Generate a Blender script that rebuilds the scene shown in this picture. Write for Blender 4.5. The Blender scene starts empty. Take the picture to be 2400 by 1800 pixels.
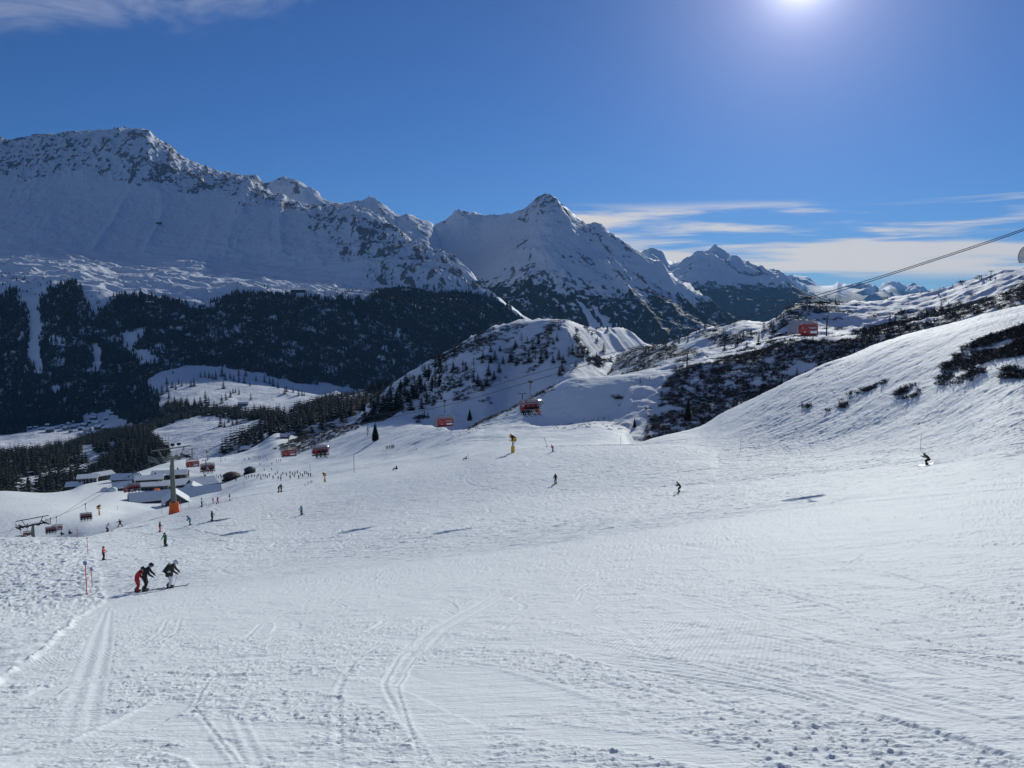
import bpy, bmesh, math, random
import numpy as np
from mathutils import Vector, Matrix

# ------------------------------------------------------------------ camera, sky, sun, exposure
SC = bpy.context.scene
COL = SC.collection
PITCH = math.atan(190/1800.0)          # looking slightly down; horizon on row 710 of 1800
CP, SP = math.cos(PITCH), math.sin(PITCH)
cam_d = bpy.data.cameras.new('camera')
cam_d.sensor_width = 36.0
cam_d.lens = 27.0
cam_d.clip_start = 0.1
cam_d.clip_end = 90000
cam = bpy.data.objects.new('camera', cam_d)
cam.rotation_euler = (math.pi/2-PITCH, 0, 0)
COL.objects.link(cam)
SC.camera = cam
SC.view_settings.view_transform = 'Standard'
SC.view_settings.look = 'None'
SC.view_settings.gamma = 1.0
SC.view_settings.exposure = -0.05

SUN_EL = math.radians(21.0)
SUN_AZ = math.radians(19.8)            # to the right of the viewing direction (+Y)
SDIR = Vector((math.sin(SUN_AZ)*math.cos(SUN_EL), math.cos(SUN_AZ)*math.cos(SUN_EL), math.sin(SUN_EL)))
sun_d = bpy.data.lights.new('sun', 'SUN')
sun_d.energy = 3.65
sun_d.angle = math.radians(0.5)
sun_d.color = (1.0, 0.985, 0.90)
sun = bpy.data.objects.new('sun', sun_d)
sun.rotation_euler = SDIR.to_track_quat('Z', 'Y').to_euler()
sun.location = (0, 0, 300)
COL.objects.link(sun)

world = bpy.data.worlds.new('World')
SC.world = world
world.use_nodes = True
def build_world():
    nt = world.node_tree; N = nt.nodes; L = nt.links
    N.clear()
    out = N.new('ShaderNodeOutputWorld'); bg = N.new('ShaderNodeBackground')
    bg.inputs['Strength'].default_value = 0.0465
    L.new(bg.outputs[0], out.inputs[0])
    sky = N.new('ShaderNodeTexSky'); sky.sky_type = 'NISHITA'
    sky.sun_disc = False
    sky.sun_elevation = SUN_EL; sky.sun_rotation = SUN_AZ
    sky.altitude = 2000; sky.air_density = 1.0; sky.dust_density = 0.25; sky.ozone_density = 2.6
    def math_(op, a, b=None, c=None):
        m = N.new('ShaderNodeMath'); m.operation = op
        for i, v in enumerate((a, b, c)):
            if v is None: continue
            if isinstance(v, (int, float)): m.inputs[i].default_value = v
            else: L.new(v, m.inputs[i])
        return m.outputs[0]
    def ramp(v, a, b, lo=0.0, hi=1.0):
        m = N.new('ShaderNodeMapRange'); m.interpolation_type = 'SMOOTHSTEP'
        m.inputs[1].default_value = a; m.inputs[2].default_value = b
        m.inputs[3].default_value = lo; m.inputs[4].default_value = hi
        L.new(v, m.inputs[0]); return m.outputs[0]
    tc = N.new('ShaderNodeTexCoord')
    sep = N.new('ShaderNodeSeparateXYZ'); L.new(tc.outputs['Generated'], sep.inputs[0])
    hy = math_('SQRT', math_('ADD', math_('MULTIPLY', sep.outputs[0], sep.outputs[0]), math_('MULTIPLY', sep.outputs[1], sep.outputs[1])))
    az = math_('ARCTAN2', sep.outputs[0], sep.outputs[1])
    el = math_('ARCTAN2', sep.outputs[2], hy)
    # low bank of cirrus over the far ranges
    comb = N.new('ShaderNodeCombineXYZ')
    L.new(math_('MULTIPLY', az, 3.2), comb.inputs[0])
    L.new(math_('ADD', math_('MULTIPLY', el, 46.0), math_('MULTIPLY', az, 0.5)), comb.inputs[1])
    n1 = N.new('ShaderNodeTexNoise'); n1.inputs['Scale'].default_value = 1.0; n1.inputs['Detail'].default_value = 8
    n1.inputs['Roughness'].default_value = 0.55; n1.inputs['Distortion'].default_value = 0.35
    L.new(comb.outputs[0], n1.inputs['Vector'])
    m1 = math_('MULTIPLY', ramp(az, 0.03, 0.09), math_('MULTIPLY', ramp(el, 0.128, 0.108), ramp(el, 0.022, 0.040)))
    low = math_('ADD', math_('MULTIPLY', ramp(el, 0.074, 0.056), 0.80), math_('MULTIPLY', ramp(az, 0.36, 0.12), 0.80))
    cir = math_('MULTIPLY', ramp(math_('ADD', n1.outputs[0], math_('MULTIPLY', low, 0.15)), 0.49, 0.65), m1)
    # thin wisps at the upper left
    comb2 = N.new('ShaderNodeCombineXYZ')
    L.new(math_('ADD', math_('MULTIPLY', az, 5.0), math_('MULTIPLY', el, 3.0)), comb2.inputs[0])
    L.new(math_('SUBTRACT', math_('MULTIPLY', el, 12.0), math_('MULTIPLY', az, 2.0)), comb2.inputs[1])
    n2 = N.new('ShaderNodeTexNoise'); n2.inputs['Scale'].default_value = 1.3; n2.inputs['Detail'].default_value = 9
    n2.inputs['Roughness'].default_value = 0.6; n2.inputs['Distortion'].default_value = 0.5
    L.new(comb2.outputs[0], n2.inputs['Vector'])
    edge = math_('ADD', el, math_('MULTIPLY', ramp(az, -0.60, -0.30), -0.055))
    m2 = math_('MULTIPLY', ramp(edge, 0.225, 0.315), ramp(az, -0.16, -0.26))
    wis = math_('MULTIPLY', ramp(math_('ADD', n2.outputs[0], math_('MULTIPLY', m2, 0.20)), 0.55, 0.92), m2)
    # colour of the clear sky, pulled toward the deep blue of high altitude
    mixs = N.new('ShaderNodeMixRGB'); mixs.blend_type = 'MULTIPLY'; mixs.inputs[0].default_value = 1.0
    L.new(sky.outputs[0], mixs.inputs[1]); mixs.inputs[2].default_value = (0.44, 0.84, 1.46, 1)
    c1 = N.new('ShaderNodeMixRGB'); L.new(math_('MULTIPLY', cir, 0.92), c1.inputs[0])
    L.new(mixs.outputs[0], c1.inputs[1]); c1.inputs[2].default_value = (20.0, 18.0, 14.8, 1)
    c2 = N.new('ShaderNodeMixRGB'); L.new(math_('MULTIPLY', wis, 0.5), c2.inputs[0])
    L.new(c1.outputs[0], c2.inputs[1]); c2.inputs[2].default_value = (13, 13.6, 15.5, 1)
    # bright air round the sun
    dt = N.new('ShaderNodeVectorMath'); dt.operation = 'DOT_PRODUCT'
    L.new(tc.outputs['Generated'], dt.inputs[0]); dt.inputs[1].default_value = SDIR
    ang = math_('ARCCOSINE', math_('MINIMUM', dt.outputs['Value'], 0.999999))
    g1 = math_('MULTIPLY', math_('EXPONENT', math_('MULTIPLY', ang, -62.0)), 62.0)
    g2 = math_('MULTIPLY', math_('EXPONENT', math_('MULTIPLY', ang, -14.0)), 13.0)
    g3 = math_('MULTIPLY', math_('EXPONENT', math_('MULTIPLY', ang, -3.5)), 0.8)
    cg = N.new('ShaderNodeCombineXYZ')
    L.new(math_('ADD', math_('ADD', g1, g2), g3), cg.inputs[0])
    L.new(math_('ADD', math_('ADD', g1, math_('MULTIPLY', g2, 0.86)), math_('MULTIPLY', g3, 0.95)), cg.inputs[1])
    L.new(math_('ADD', math_('ADD', g1, g2), g3), cg.inputs[2])
    ad = N.new('ShaderNodeMixRGB'); ad.blend_type = 'ADD'; ad.inputs[0].default_value = 1.0
    L.new(c2.outputs[0], ad.inputs[1]); L.new(cg.outputs[0], ad.inputs[2])
    L.new(ad.outputs[0], bg.inputs['Color'])
build_world()

# ------------------------------------------------------------------ helpers: rays, noise, meshes
rng = np.random.RandomState(7)
def ray(px, py):
    a = (px-1200)/1800.0; b = (900-py)/1800.0
    return a, CP+b*SP, b*CP-SP
def unproj(px, py, D):
    a, f, u = ray(px, py)
    return np.array([a*D/f, D, u*D/f])
def P3(px, py, D):
    return Vector(unproj(px, py, D))
def proj(x, y, z):
    d = y*CP - z*SP
    v = y*SP + z*CP
    return 1200+1800*x/d, 900-1800*v/d

def _hash(ix, iy, seed):
    h = (ix.astype(np.int64)*374761393 + iy.astype(np.int64)*668265263 + seed*1442695041) & 0xffffffff
    h = ((h ^ (h >> 13))*1274126177) & 0xffffffff
    h = h ^ (h >> 16)
    return (h & 0xffffff).astype(np.float32)/np.float32(0xffffff)
def vnoise(x, y, seed=0):
    ix = np.floor(x); iy = np.floor(y)
    fx = (x-ix).astype(np.float32); fy = (y-iy).astype(np.float32)
    ix = ix.astype(np.int64); iy = iy.astype(np.int64)
    ux = fx*fx*fx*(fx*(fx*6-15)+10); uy = fy*fy*fy*(fy*(fy*6-15)+10)
    a = _hash(ix, iy, seed); b = _hash(ix+1, iy, seed); c = _hash(ix, iy+1, seed); d = _hash(ix+1, iy+1, seed)
    return (a+(b-a)*ux + (c-a)*uy + (a-b-c+d)*ux*uy)*2-1
def fbm(x, y, octv=5, seed=0, gain=0.5, lac=2.03):
    s = 0; amp = 1.0; t = 0
    for o in range(octv):
        cs, sn = math.cos(o*1.1+.3), math.sin(o*1.1+.3)
        s = s + amp*vnoise((x*cs-y*sn)*lac**o, (x*sn+y*cs)*lac**o, seed+o*17)
        t += amp; amp *= gain
    return s/t
def ridged(x, y, octv=5, seed=0, gain=0.5, lac=2.1):
    s = 0; amp = 1.0; t = 0; w = 1.0
    for o in range(octv):
        cs, sn = math.cos(o*1.3+.2), math.sin(o*1.3+.2)
        n = 1-np.abs(vnoise((x*cs-y*sn)*lac**o, (x*sn+y*cs)*lac**o, seed+o*13))*1.6
        n = np.clip(n, 0, 1)**2*w
        w = np.clip(n*1.8, 0, 1)
        s = s + amp*n; t += amp; amp *= gain
    return s/t
def sstep(a, b, v):
    t = np.clip((v-a)/(b-a), 0, 1); return t*t*(3-2*t)

def pchip(xk, yk, xq):
    """monotone cubic along axis 0; xk, yk (n, c); xq (m, c)"""
    n = xk.shape[0]
    h = xk[1:]-xk[:-1]; h = np.maximum(h, 1e-9)
    d = (yk[1:]-yk[:-1])/h
    m = np.zeros_like(yk)
    m[0] = d[0]; m[-1] = d[-1]
    for i in range(1, n-1):
        w1 = 2*h[i]+h[i-1]; w2 = h[i]+2*h[i-1]
        ok = d[i-1]*d[i] > 0
        with np.errstate(divide='ignore', invalid='ignore'):
            hm = (w1+w2)/(w1/d[i-1]+w2/d[i])
        m[i] = np.where(ok, hm, 0)
    out = np.zeros_like(xq)
    for i in range(n-1):
        sel = (xq >= xk[i]) & (xq <= xk[i+1]) if i < n-2 else (xq >= xk[i])
        t = np.clip((xq-xk[i])/h[i], 0, 1)
        v = (2*t**3-3*t**2+1)*yk[i]+(t**3-2*t**2+t)*h[i]*m[i]+(-2*t**3+3*t**2)*yk[i+1]+(t**3-t**2)*h[i]*m[i+1]
        out = np.where(sel, v, out)
    return out

def np_mesh(name, V, F, mats=(), smooth=True, mi=None):
    """V (n,3) float, F (m,k) int"""
    me = bpy.data.meshes.new(name)
    V = np.ascontiguousarray(V, dtype=np.float32); F = np.ascontiguousarray(F, dtype=np.int32)
    k = F.shape[1]
    me.vertices.add(len(V)); me.vertices.foreach_set('co', V.ravel())
    me.loops.add(F.size); me.loops.foreach_set('vertex_index', F.ravel())
    me.polygons.add(len(F)); me.polygons.foreach_set('loop_start', np.arange(0, F.size, k, dtype=np.int32))
    if mi is not None: me.polygons.foreach_set('material_index', np.ascontiguousarray(mi, dtype=np.int32))
    me.polygons.foreach_set('use_smooth', np.full(len(F), smooth))
    me.update(calc_edges=True)
    for m in mats: me.materials.append(m)
    return me

class Layer: pass
def loft(xs, curves, rows, hidden_edge=False):
    """curves: list of [(px, py, D), ...] near to far. Returns positions on a grid (rows x columns)."""
    xs = np.asarray(xs, dtype=np.float64)
    Dk = []; Zk = []
    for c in curves:
        c = np.array(c, dtype=np.float64)
        y = pchip(c[:, 0:1], c[:, 1:2], xs[:, None])[:, 0] if len(c) > 1 else np.full(len(xs), c[0, 1])
        iD = pchip(c[:, 0:1], 1/c[:, 2:3], xs[:, None])[:, 0] if len(c) > 1 else np.full(len(xs), 1/c[0, 2])
        y = np.where(xs < c[0, 0], c[0, 1], np.where(xs > c[-1, 0], c[-1, 1], y))
        iD = np.where(xs < c[0, 0], 1/c[0, 2], np.where(xs > c[-1, 0], 1/c[-1, 2], iD))
        D = 1/iD
        b = (900-y)/1800.0
        Dk.append(D); Zk.append((b*CP-SP)*D/(CP+b*SP))
    Dk = np.array(Dk); Zk = np.array(Zk)
    for i in range(1, len(Dk)): Dk[i] = np.maximum(Dk[i], Dk[i-1]+0.5)
    Dq = []
    for i, n in enumerate(rows):
        t = np.linspace(0, 1, n, endpoint=False)[:, None]
        Dq.append(1/((1-t)/Dk[i]+t/Dk[i+1]))
    Dq.append(Dk[-1:])
    Dq = np.concatenate(Dq)
    Z = pchip(Dk, Zk, Dq)
    Xw = (xs[None, :]-1200)/1800.0*(Dq*CP-Z*SP)
    Lr = Layer(); Lr.xs = xs; Lr.X = Xw; Lr.Y = Dq; Lr.Z = Z
    Lr.PX, Lr.PY = proj(Xw, Dq, Z)
    return Lr
def layer_mesh(Lr, name, mats, attrs=None):
    r, c = Lr.X.shape
    V = np.stack([Lr.X, Lr.Y, Lr.Z], -1).reshape(-1, 3)
    i = np.arange(r*c).reshape(r, c)
    F = np.stack([i[:-1, :-1], i[:-1, 1:], i[1:, 1:], i[1:, :-1]], -1).reshape(-1, 4)
    me = np_mesh(name, V, F, mats)
    for k, a in (attrs or {}).items():
        at = me.attributes.new(k, 'FLOAT', 'POINT')
        at.data.foreach_set('value', np.ascontiguousarray(a, dtype=np.float32).ravel())
    o = bpy.data.objects.new(name, me); COL.objects.link(o)
    return o
def hit(Lr, px, py):
    """point of the layer seen at a pixel: nearest crossing along the column"""
    j = np.clip(np.interp(px, Lr.xs, np.arange(len(Lr.xs))), 0, len(Lr.xs)-1.001)
    j0 = int(j); f = j-j0
    X = Lr.X[:, j0]*(1-f)+Lr.X[:, j0+1]*f; Y = Lr.Y[:, j0]*(1-f)+Lr.Y[:, j0+1]*f; Z = Lr.Z[:, j0]*(1-f)+Lr.Z[:, j0+1]*f
    _, y = proj(X, Y, Z)
    k = np.where((y[:-1] > py) & (y[1:] <= py))[0]
    if len(k) == 0:
        k = int(np.argmin(y)); return Vector((X[k], Y[k], Z[k]))
    k = k[0]; t = (y[k]-py)/(y[k]-y[k+1])
    return Vector((X[k]+(X[k+1]-X[k])*t, Y[k]+(Y[k+1]-Y[k])*t, Z[k]+(Z[k+1]-Z[k])*t))
def in_poly(px, py, poly):
    poly = np.asarray(poly, float); inside = np.zeros(np.shape(px), bool)
    n = len(poly)
    for i in range(n):
        x1, y1 = poly[i]; x2, y2 = poly[(i+1) % n]
        if y1 == y2: continue
        c = ((y1 > py) != (y2 > py)) & (px < (x2-x1)*(py-y1)/(y2-y1)+x1)
        inside ^= c
    return inside
def poly_mask(Lr, poly, jit=6, jit_s=0.02, seed=0, ys=1.0):
    """membership of a pixel outline, its edge broken up by noise that lives in the ground"""
    X, Y = Lr.X*jit_s, Lr.Y*jit_s
    jx = fbm(X, Y, 4, seed+50)*jit; jy = fbm(X, Y, 4, seed+90)*jit*ys
    return in_poly(Lr.PX+jx, Lr.PY+jy, poly).astype(np.float32)

# ------------------------------------------------------------------ materials
def new_mat(name):
    m = bpy.data.materials.new(name); m.use_nodes = True
    nt = m.node_tree; b = nt.nodes['Principled BSDF']
    return m, nt, b
def simple(name, col, rough=0.6, metal=0.0, spec=0.5, var=0.0, vscale=4.0, coat=0.0):
    m, nt, b = new_mat(name)
    b.inputs['Base Color'].default_value = (*col, 1)
    b.inputs['Roughness'].default_value = rough; b.inputs['Metallic'].default_value = metal
    b.inputs['Specular IOR Level'].default_value = spec
    b.inputs['Coat Weight'].default_value = coat
    if var > 0:
        tc = nt.nodes.new('ShaderNodeTexCoord'); n = nt.nodes.new('ShaderNodeTexNoise')
        n.inputs['Scale'].default_value = vscale; n.inputs['Detail'].default_value = 5
        nt.links.new(tc.outputs['Object'], n.inputs['Vector'])
        r = nt.nodes.new('ShaderNodeMapRange'); r.inputs[1].default_value = .3; r.inputs[2].default_value = .7
        r.inputs[3].default_value = 1-var; r.inputs[4].default_value = 1+var
        nt.links.new(n.outputs[0], r.inputs[0])
        mx = nt.nodes.new('ShaderNodeVectorMath'); mx.operation = 'SCALE'
        mx.inputs[0].default_value = col; nt.links.new(r.outputs[0], mx.inputs['Scale'])
        nt.links.new(mx.outputs[0], b.inputs['Base Color'])
    return m
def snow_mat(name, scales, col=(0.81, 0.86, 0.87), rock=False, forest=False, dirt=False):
    """scales: list of (noise scale, bump distance, stretch)"""
    m, nt, b = new_mat(name); N = nt.nodes; L = nt.links
    b.inputs['Roughness'].default_value = 0.7; b.inputs['Specular IOR Level'].default_value = 0.08
    tc = N.new('ShaderNodeTexCoord')
    prev = None
    for (s, dist, st) in scales:
        mp = N.new('ShaderNodeMapping'); mp.inputs['Scale'].default_value = st
        L.new(tc.outputs['Object'], mp.inputs['Vector'])
        n = N.new('ShaderNodeTexNoise'); n.inputs['Scale'].default_value = s; n.inputs['Detail'].default_value = 6
        n.inputs['Roughness'].default_value = 0.62
        L.new(mp.outputs[0], n.inputs['Vector'])
        bp = N.new('ShaderNodeBump'); bp.inputs['Distance'].default_value = dist; bp.inputs['Strength'].default_value = 1.0
        L.new(n.outputs[0], bp.inputs['Height'])
        if prev: L.new(prev.outputs[0], bp.inputs['Normal'])
        prev = bp
    if prev: L.new(prev.outputs[0], b.inputs['Normal'])
    cur = None
    rgb = N.new('ShaderNodeRGB'); rgb.outputs[0].default_value = (*col, 1); cur = rgb.outputs[0]
    for key, c1, c2, sc in (('rock', (0.10, 0.105, 0.12), (0.24, 0.235, 0.23), rock), ('forest', (0.018, 0.022, 0.02), (0.05, 0.05, 0.042), forest), ('dirt', (0.018, 0.016, 0.014), (0.048, 0.044, 0.038), dirt)):
        if not sc: continue
        at = N.new('ShaderNodeAttribute'); at.attribute_name = key
        n = N.new('ShaderNodeTexNoise'); n.inputs['Scale'].default_value = sc; n.inputs['Detail'].default_value = 7
        n.inputs['Roughness'].default_value = 0.78
        L.new(tc.outputs['Object'], n.inputs['Vector'])
        cr = N.new('ShaderNodeMixRGB'); cr.inputs[1].default_value = (*c1, 1); cr.inputs[2].default_value = (*c2, 1)
        L.new(n.outputs[0], cr.inputs[0])
        # threshold attribute + noise for crisp broken edges
        ad = N.new('ShaderNodeMath'); ad.operation = 'MULTIPLY_ADD'; L.new(n.outputs[0], ad.inputs[0]); ad.inputs[1].default_value = 0.85; L.new(at.outputs['Fac'], ad.inputs[2])
        th = N.new('ShaderNodeMapRange'); th.inputs[1].default_value = 0.88; th.inputs[2].default_value = 0.97
        L.new(ad.outputs[0], th.inputs[0])
        mx = N.new('ShaderNodeMixRGB'); L.new(th.outputs[0], mx.inputs[0]); L.new(cur, mx.inputs[1]); L.new(cr.outputs[0], mx.inputs[2])
        cur = mx.outputs[0]
    L.new(cur, b.inputs['Base Color'])
    return m
def structure(o): o['kind'] = 'structure'; return o
# ------------------------------------------------------------------ terrain
def xgrid(a, b, step, lo=-1500, hi=3900, ostep=40):
    l = np.arange(lo, a, ostep); m = np.arange(a, b, step); r = np.arange(b, hi+1, ostep)
    return np.concatenate([l, m, r])

# --- near slope and the lower ski area as one sheet
A = [
 [(0, 3230, 1.5)],
 [(-1500, 1890, 5.4), (0, 1845, 5.55), (1200, 1828, 5.55), (2400, 1808, 5.55), (3900, 1730, 5.6)],
 [(-1500, 1640, 14), (0, 1530, 14), (1200, 1470, 14), (2400, 1385, 14), (3900, 1200, 14)],
 [(-1500, 1520, 44), (0, 1425, 44), (320, 1390, 44), (1200, 1290, 44), (1800, 1205, 44), (2400, 1115, 44), (3900, 900, 44)],
 [(-1500, 1420, 92), (0, 1292, 92), (400, 1281, 92), (700, 1228, 112), (1000, 1196, 106), (1300, 1160, 108), (1600, 1140, 103), (1900, 1112, 92), (2172, 1086, 80), (2400, 1062, 68), (3900, 860, 60)],
 [(-1500, 1390, 120), (0, 1264, 118), (190, 1262, 114), (300, 1236, 140), (409, 1204, 163), (480, 1188, 157), (570, 1168, 162), (650, 1152, 168), (750, 1136, 175), (870, 1111, 180), (930, 1101, 180), (1060, 1080, 175), (1170, 1058, 172), (1270, 1049, 170), (1400, 1043, 165), (1550, 1042, 155), (1700, 1051, 142), (2000, 1057, 112), (2160, 1057, 97), (2400, 1036, 78), (3900, 840, 70)],
 [(-1500, 1400, 150), (0, 1300, 140), (190, 1278, 136), (300, 1228, 170), (409, 1198, 190), (480, 1180, 180), (570, 1162, 180), (650, 1150, 182), (750, 1139, 190), (870, 1116, 194), (930, 1106, 193), (1060, 1084, 188), (1170, 1062, 184), (1270, 1052, 182), (1400, 1045, 176), (1480, 1041, 168), (1560, 1021, 178), (1640, 1000, 184), (1700, 966, 184), (1800, 916, 180), (1900, 869, 178), (2000, 831, 175), (2100, 791, 172), (2200, 761, 170), (2300, 736, 165), (2400, 715, 160), (2700, 630, 150), (3900, 400, 140)],
 [(-1500, 1380, 210), (0, 1300, 215), (120, 1290, 215), (200, 1250, 215), (300, 1218, 225), (400, 1192, 240), (500, 1172, 240), (600, 1154, 235), (650, 1147, 232), (750, 1130, 232), (870, 1110, 232), (1000, 1090, 235), (1100, 1068, 236), (1200, 1052, 235), (1300, 1044, 235), (1400, 1038, 230), (1480, 1044, 225), (1560, 1060, 225), (1700, 1060, 230), (1900, 1010, 230), (2100, 930, 225), (2400, 860, 215), (3900, 600, 200)],
 [(-1500, 1330, 270), (0, 1215, 260), (200, 1207, 270), (300, 1197, 320), (400, 1180, 352), (500, 1162, 348), (600, 1130, 325), (700, 1112, 325), (870, 1082, 305), (1000, 1058, 296), (1100, 1036, 288), (1200, 1020, 283), (1300, 1012, 278), (1400, 1008, 272), (1460, 1014, 266), (1500, 1050, 265), (1560, 1070, 265), (1700, 1050, 265), (2100, 960, 260), (2400, 900, 250), (3900, 700, 240)],
 [(-1500, 1290, 330), (0, 1178, 330), (200, 1165, 370), (300, 1150, 400), (400, 1147, 428), (500, 1128, 446), (600, 1100, 460), (700, 1085, 450), (800, 1068, 430), (900, 1046, 400), (1000, 1022, 365), (1060, 1010, 345), (1100, 1004, 338), (1200, 994, 328), (1300, 990, 320), (1400, 986, 312), (1460, 990, 309), (1505, 1025, 306), (1560, 1070, 310), (1700, 1080, 310), (2400, 940, 290), (3900, 760, 280)],
 [(-1500, 1260, 400), (0, 1152, 420), (100, 1156, 430), (160, 1149, 440), (200, 1132, 460), (300, 1112, 500), (400, 1085, 560), (500, 1074, 620), (600, 1046, 740), (650, 1018, 740), (700, 1024, 700), (760, 1012, 640), (830, 998, 590), (880, 990, 560), (950, 988, 500), (1000, 995, 450), (1040, 1004, 390), (1060, 1012, 352), (1095, 1004, 352), (1130, 986, 354), (1170, 969, 354), (1210, 951, 354), (1300, 909, 356), (1330, 896, 357), (1400, 889, 356), (1500, 881, 350), (1540, 882, 348), (1565, 980, 348), (1600, 1080, 346), (1700, 1090, 345), (2400, 960, 320), (3900, 760, 310)],
 [(-1500, 1330, 480), (0, 1230, 500), (200, 1190, 540), (400, 1130, 640), (600, 1090, 860), (700, 1060, 820), (830, 1040, 700), (950, 1040, 590), (1060, 1060, 430), (1200, 1010, 420), (1300, 970, 420), (1500, 940, 410), (1600, 1030, 410), (1700, 1090, 400), (2400, 1000, 360), (3900, 800, 350)],
]
xsA = xgrid(-60, 2460, 2.15, ostep=30)
LA = loft(xsA, A, [70, 250, 150, 340, 230, 230, 60, 60, 60, 70, 20])
X, Y = LA.X, LA.Y
D = Y
far = sstep(170, 330, D)
# broad rolls: gentle on the groomed run, stronger beyond the crest
und = fbm(X/26, Y/26, 3, 5)*0.35*sstep(15, 80, D)*(1-far) + fbm(X/38, Y/38, 4, 11)*(1.9*far*sstep(200, 500, LA.PX)+.5*far)
und += fbm(X/7, Y/5, 5, 13, gain=.6)*.45*far*sstep(850, 1000, LA.PX)
und += fbm(X/9, Y/14, 3, 21)*0.10*sstep(5, 30, D)
hillR = sstep(1480, 1800, LA.PX)*sstep(1056, 1000, LA.PY)*sstep(60, 110, D)
und += hillR*(fbm(X/14, Y/9, 4, 31)*0.55+fbm(X/6, Y/2.4, 4, 33)*0.10)
LA.Z = LA.Z + und

# left side: ungroomed, lumpy snow behind a small bank
rough_poly = [(-3000, 3000), (-3000, 1100), (120, 1262), (190, 1264), (212, 1290), (238, 1365), (245, 1402), (205, 1432), (150, 1482), (70, 1545), (0, 1602), (-400, 1900), (-900, 3000)]
jx = fbm(X/2.5, Y/2.5, 3, 61)*10
rough = (in_poly(LA.PX+jx, LA.PY+jx*0.5, rough_poly) & (D < 150)).astype(np.float32)
# soft rim from neighbours
def blur_rows(a, n):
    k = a.copy()
    for _ in range(n):
        k[1:-1] = (k[:-2]+k[1:-1]*2+k[2:])/4; k[:, 1:-1] = (k[:, :-2]+k[:, 1:-1]*2+k[:, 2:])/4
    return k
rb = blur_rows(rough, 14)
lump = np.clip(fbm(X/0.40, Y/0.5, 4, 71, gain=.6)*1.5, -0.6, 1)*0.075 + ridged(X/1.3, Y/1.8, 3, 73)*0.09
far_l = sstep(8, 60, D)
LA.Z = LA.Z + rb*(lump*(0.55+1.15*far_l)+0.03) + np.clip(rb*(1-rb)*4, 0, 1)*0.10*np.clip(fbm(X/.5, Y/.5, 3, 75)*1.6+.25, 0, 1)

# --- carved tracks, skid plates and crumbs pressed into the near run
class Grid:
    def __init__(s, x0, x1, y0, y1, c):
        s.x0, s.y0, s.c = x0, y0, c
        s.nx = int((x1-x0)/c)+1; s.ny = int((y1-y0)/c)+1
        s.H = np.zeros((s.ny, s.nx), np.float32); s.S = np.ones((s.ny, s.nx), np.float32)
    def stamp(s, pts, w, prof, smooth=None, side=1):
        """pts (n,2); profile function of signed offset/w in [-1,1]"""
        seg = np.diff(pts, axis=0); ln = np.hypot(seg[:, 0], seg[:, 1]); cum = np.concatenate([[0], np.cumsum(ln)])
        if cum[-1] < s.c: return
        t = np.arange(0, cum[-1], s.c*0.7)
        px = np.interp(t, cum, pts[:, 0]); py = np.interp(t, cum, pts[:, 1])
        dx = np.gradient(px); dy = np.gradient(py); n = np.hypot(dx, dy)+1e-9
        nx_, ny_ = -dy/n, dx/n
        o = np.arange(-w, w+1e-6, s.c*0.7)
        u = t/cum[-1]; env = np.clip(np.minimum(u, 1-u)*8, 0, 1)
        gx = px[:, None]+nx_[:, None]*o; gy = py[:, None]+ny_[:, None]*o
        val = prof(o/w*side)[None, :]*env[:, None]
        ix = ((gx-s.x0)/s.c).astype(int); iy = ((gy-s.y0)/s.c).astype(int)
        ok = (ix >= 0) & (ix < s.nx) & (iy >= 0) & (iy < s.ny)
        s.H[iy[ok], ix[ok]] = (s.H[iy[ok], ix[ok]]*0.3+val[ok])
        if smooth is not None:
            sm = np.broadcast_to((1-(1-smooth)*env)[:, None], val.shape)
            s.S[iy[ok], ix[ok]] = np.minimum(s.S[iy[ok], ix[ok]], sm[ok])
    def sample(s, X, Y, a):
        fx = (X-s.x0)/s.c; fy = (Y-s.y0)/s.c
        ok = (fx >= 0) & (fx < s.nx-1) & (fy >= 0) & (fy < s.ny-1)
        fx = np.clip(fx, 0, s.nx-1.01); fy = np.clip(fy, 0, s.ny-1.01)
        ix = fx.astype(int); iy = fy.astype(int); fx = fx-ix; fy = fy-iy
        v = a[iy, ix]*(1-fx)*(1-fy)+a[iy, ix+1]*fx*(1-fy)+a[iy+1, ix]*(1-fx)*fy+a[iy+1, ix+1]*fx*fy
        return v, ok
def p_carve(d):      # narrow groove, small rims
    return lambda u: -d*np.exp(-(u/0.32)**2)+0.55*d*(np.exp(-((np.abs(u)-0.7)/0.2)**2))
def p_skid(d):       # scraped plate with a berm on the lower edge
    return lambda u: -d*0.8*(np.abs(u) < 0.85)*(1-u*0.5)+d*1.1*np.exp(-((u-0.9)/0.1)**2)
r1 = np.random.RandomState(21)
def turn_track(x, y, head, length, amp, wav, step=0.25, ph=0):
    """serpentine: heading angle swings about the mean direction"""
    n = int(length/step); t = np.arange(n)*step
    h = head+amp*np.sin(2*math.pi*t/wav+ph)+0.12*np.sin(2*math.pi*t/(wav*3.7)+ph*2)
    return np.stack([x+np.cumsum(np.cos(h))*step, y+np.cumsum(np.sin(h))*step], -1)
def groundpx(px, py):
    v = hit(LA, px, py); return (v.x, v.y)
G1 = Grid(-28, 34, 1, 50, 0.035)
G2 = Grid(-135, 125, 40, 250, 0.12)
fall = math.radians(128)               # downhill runs away and to the left
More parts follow.
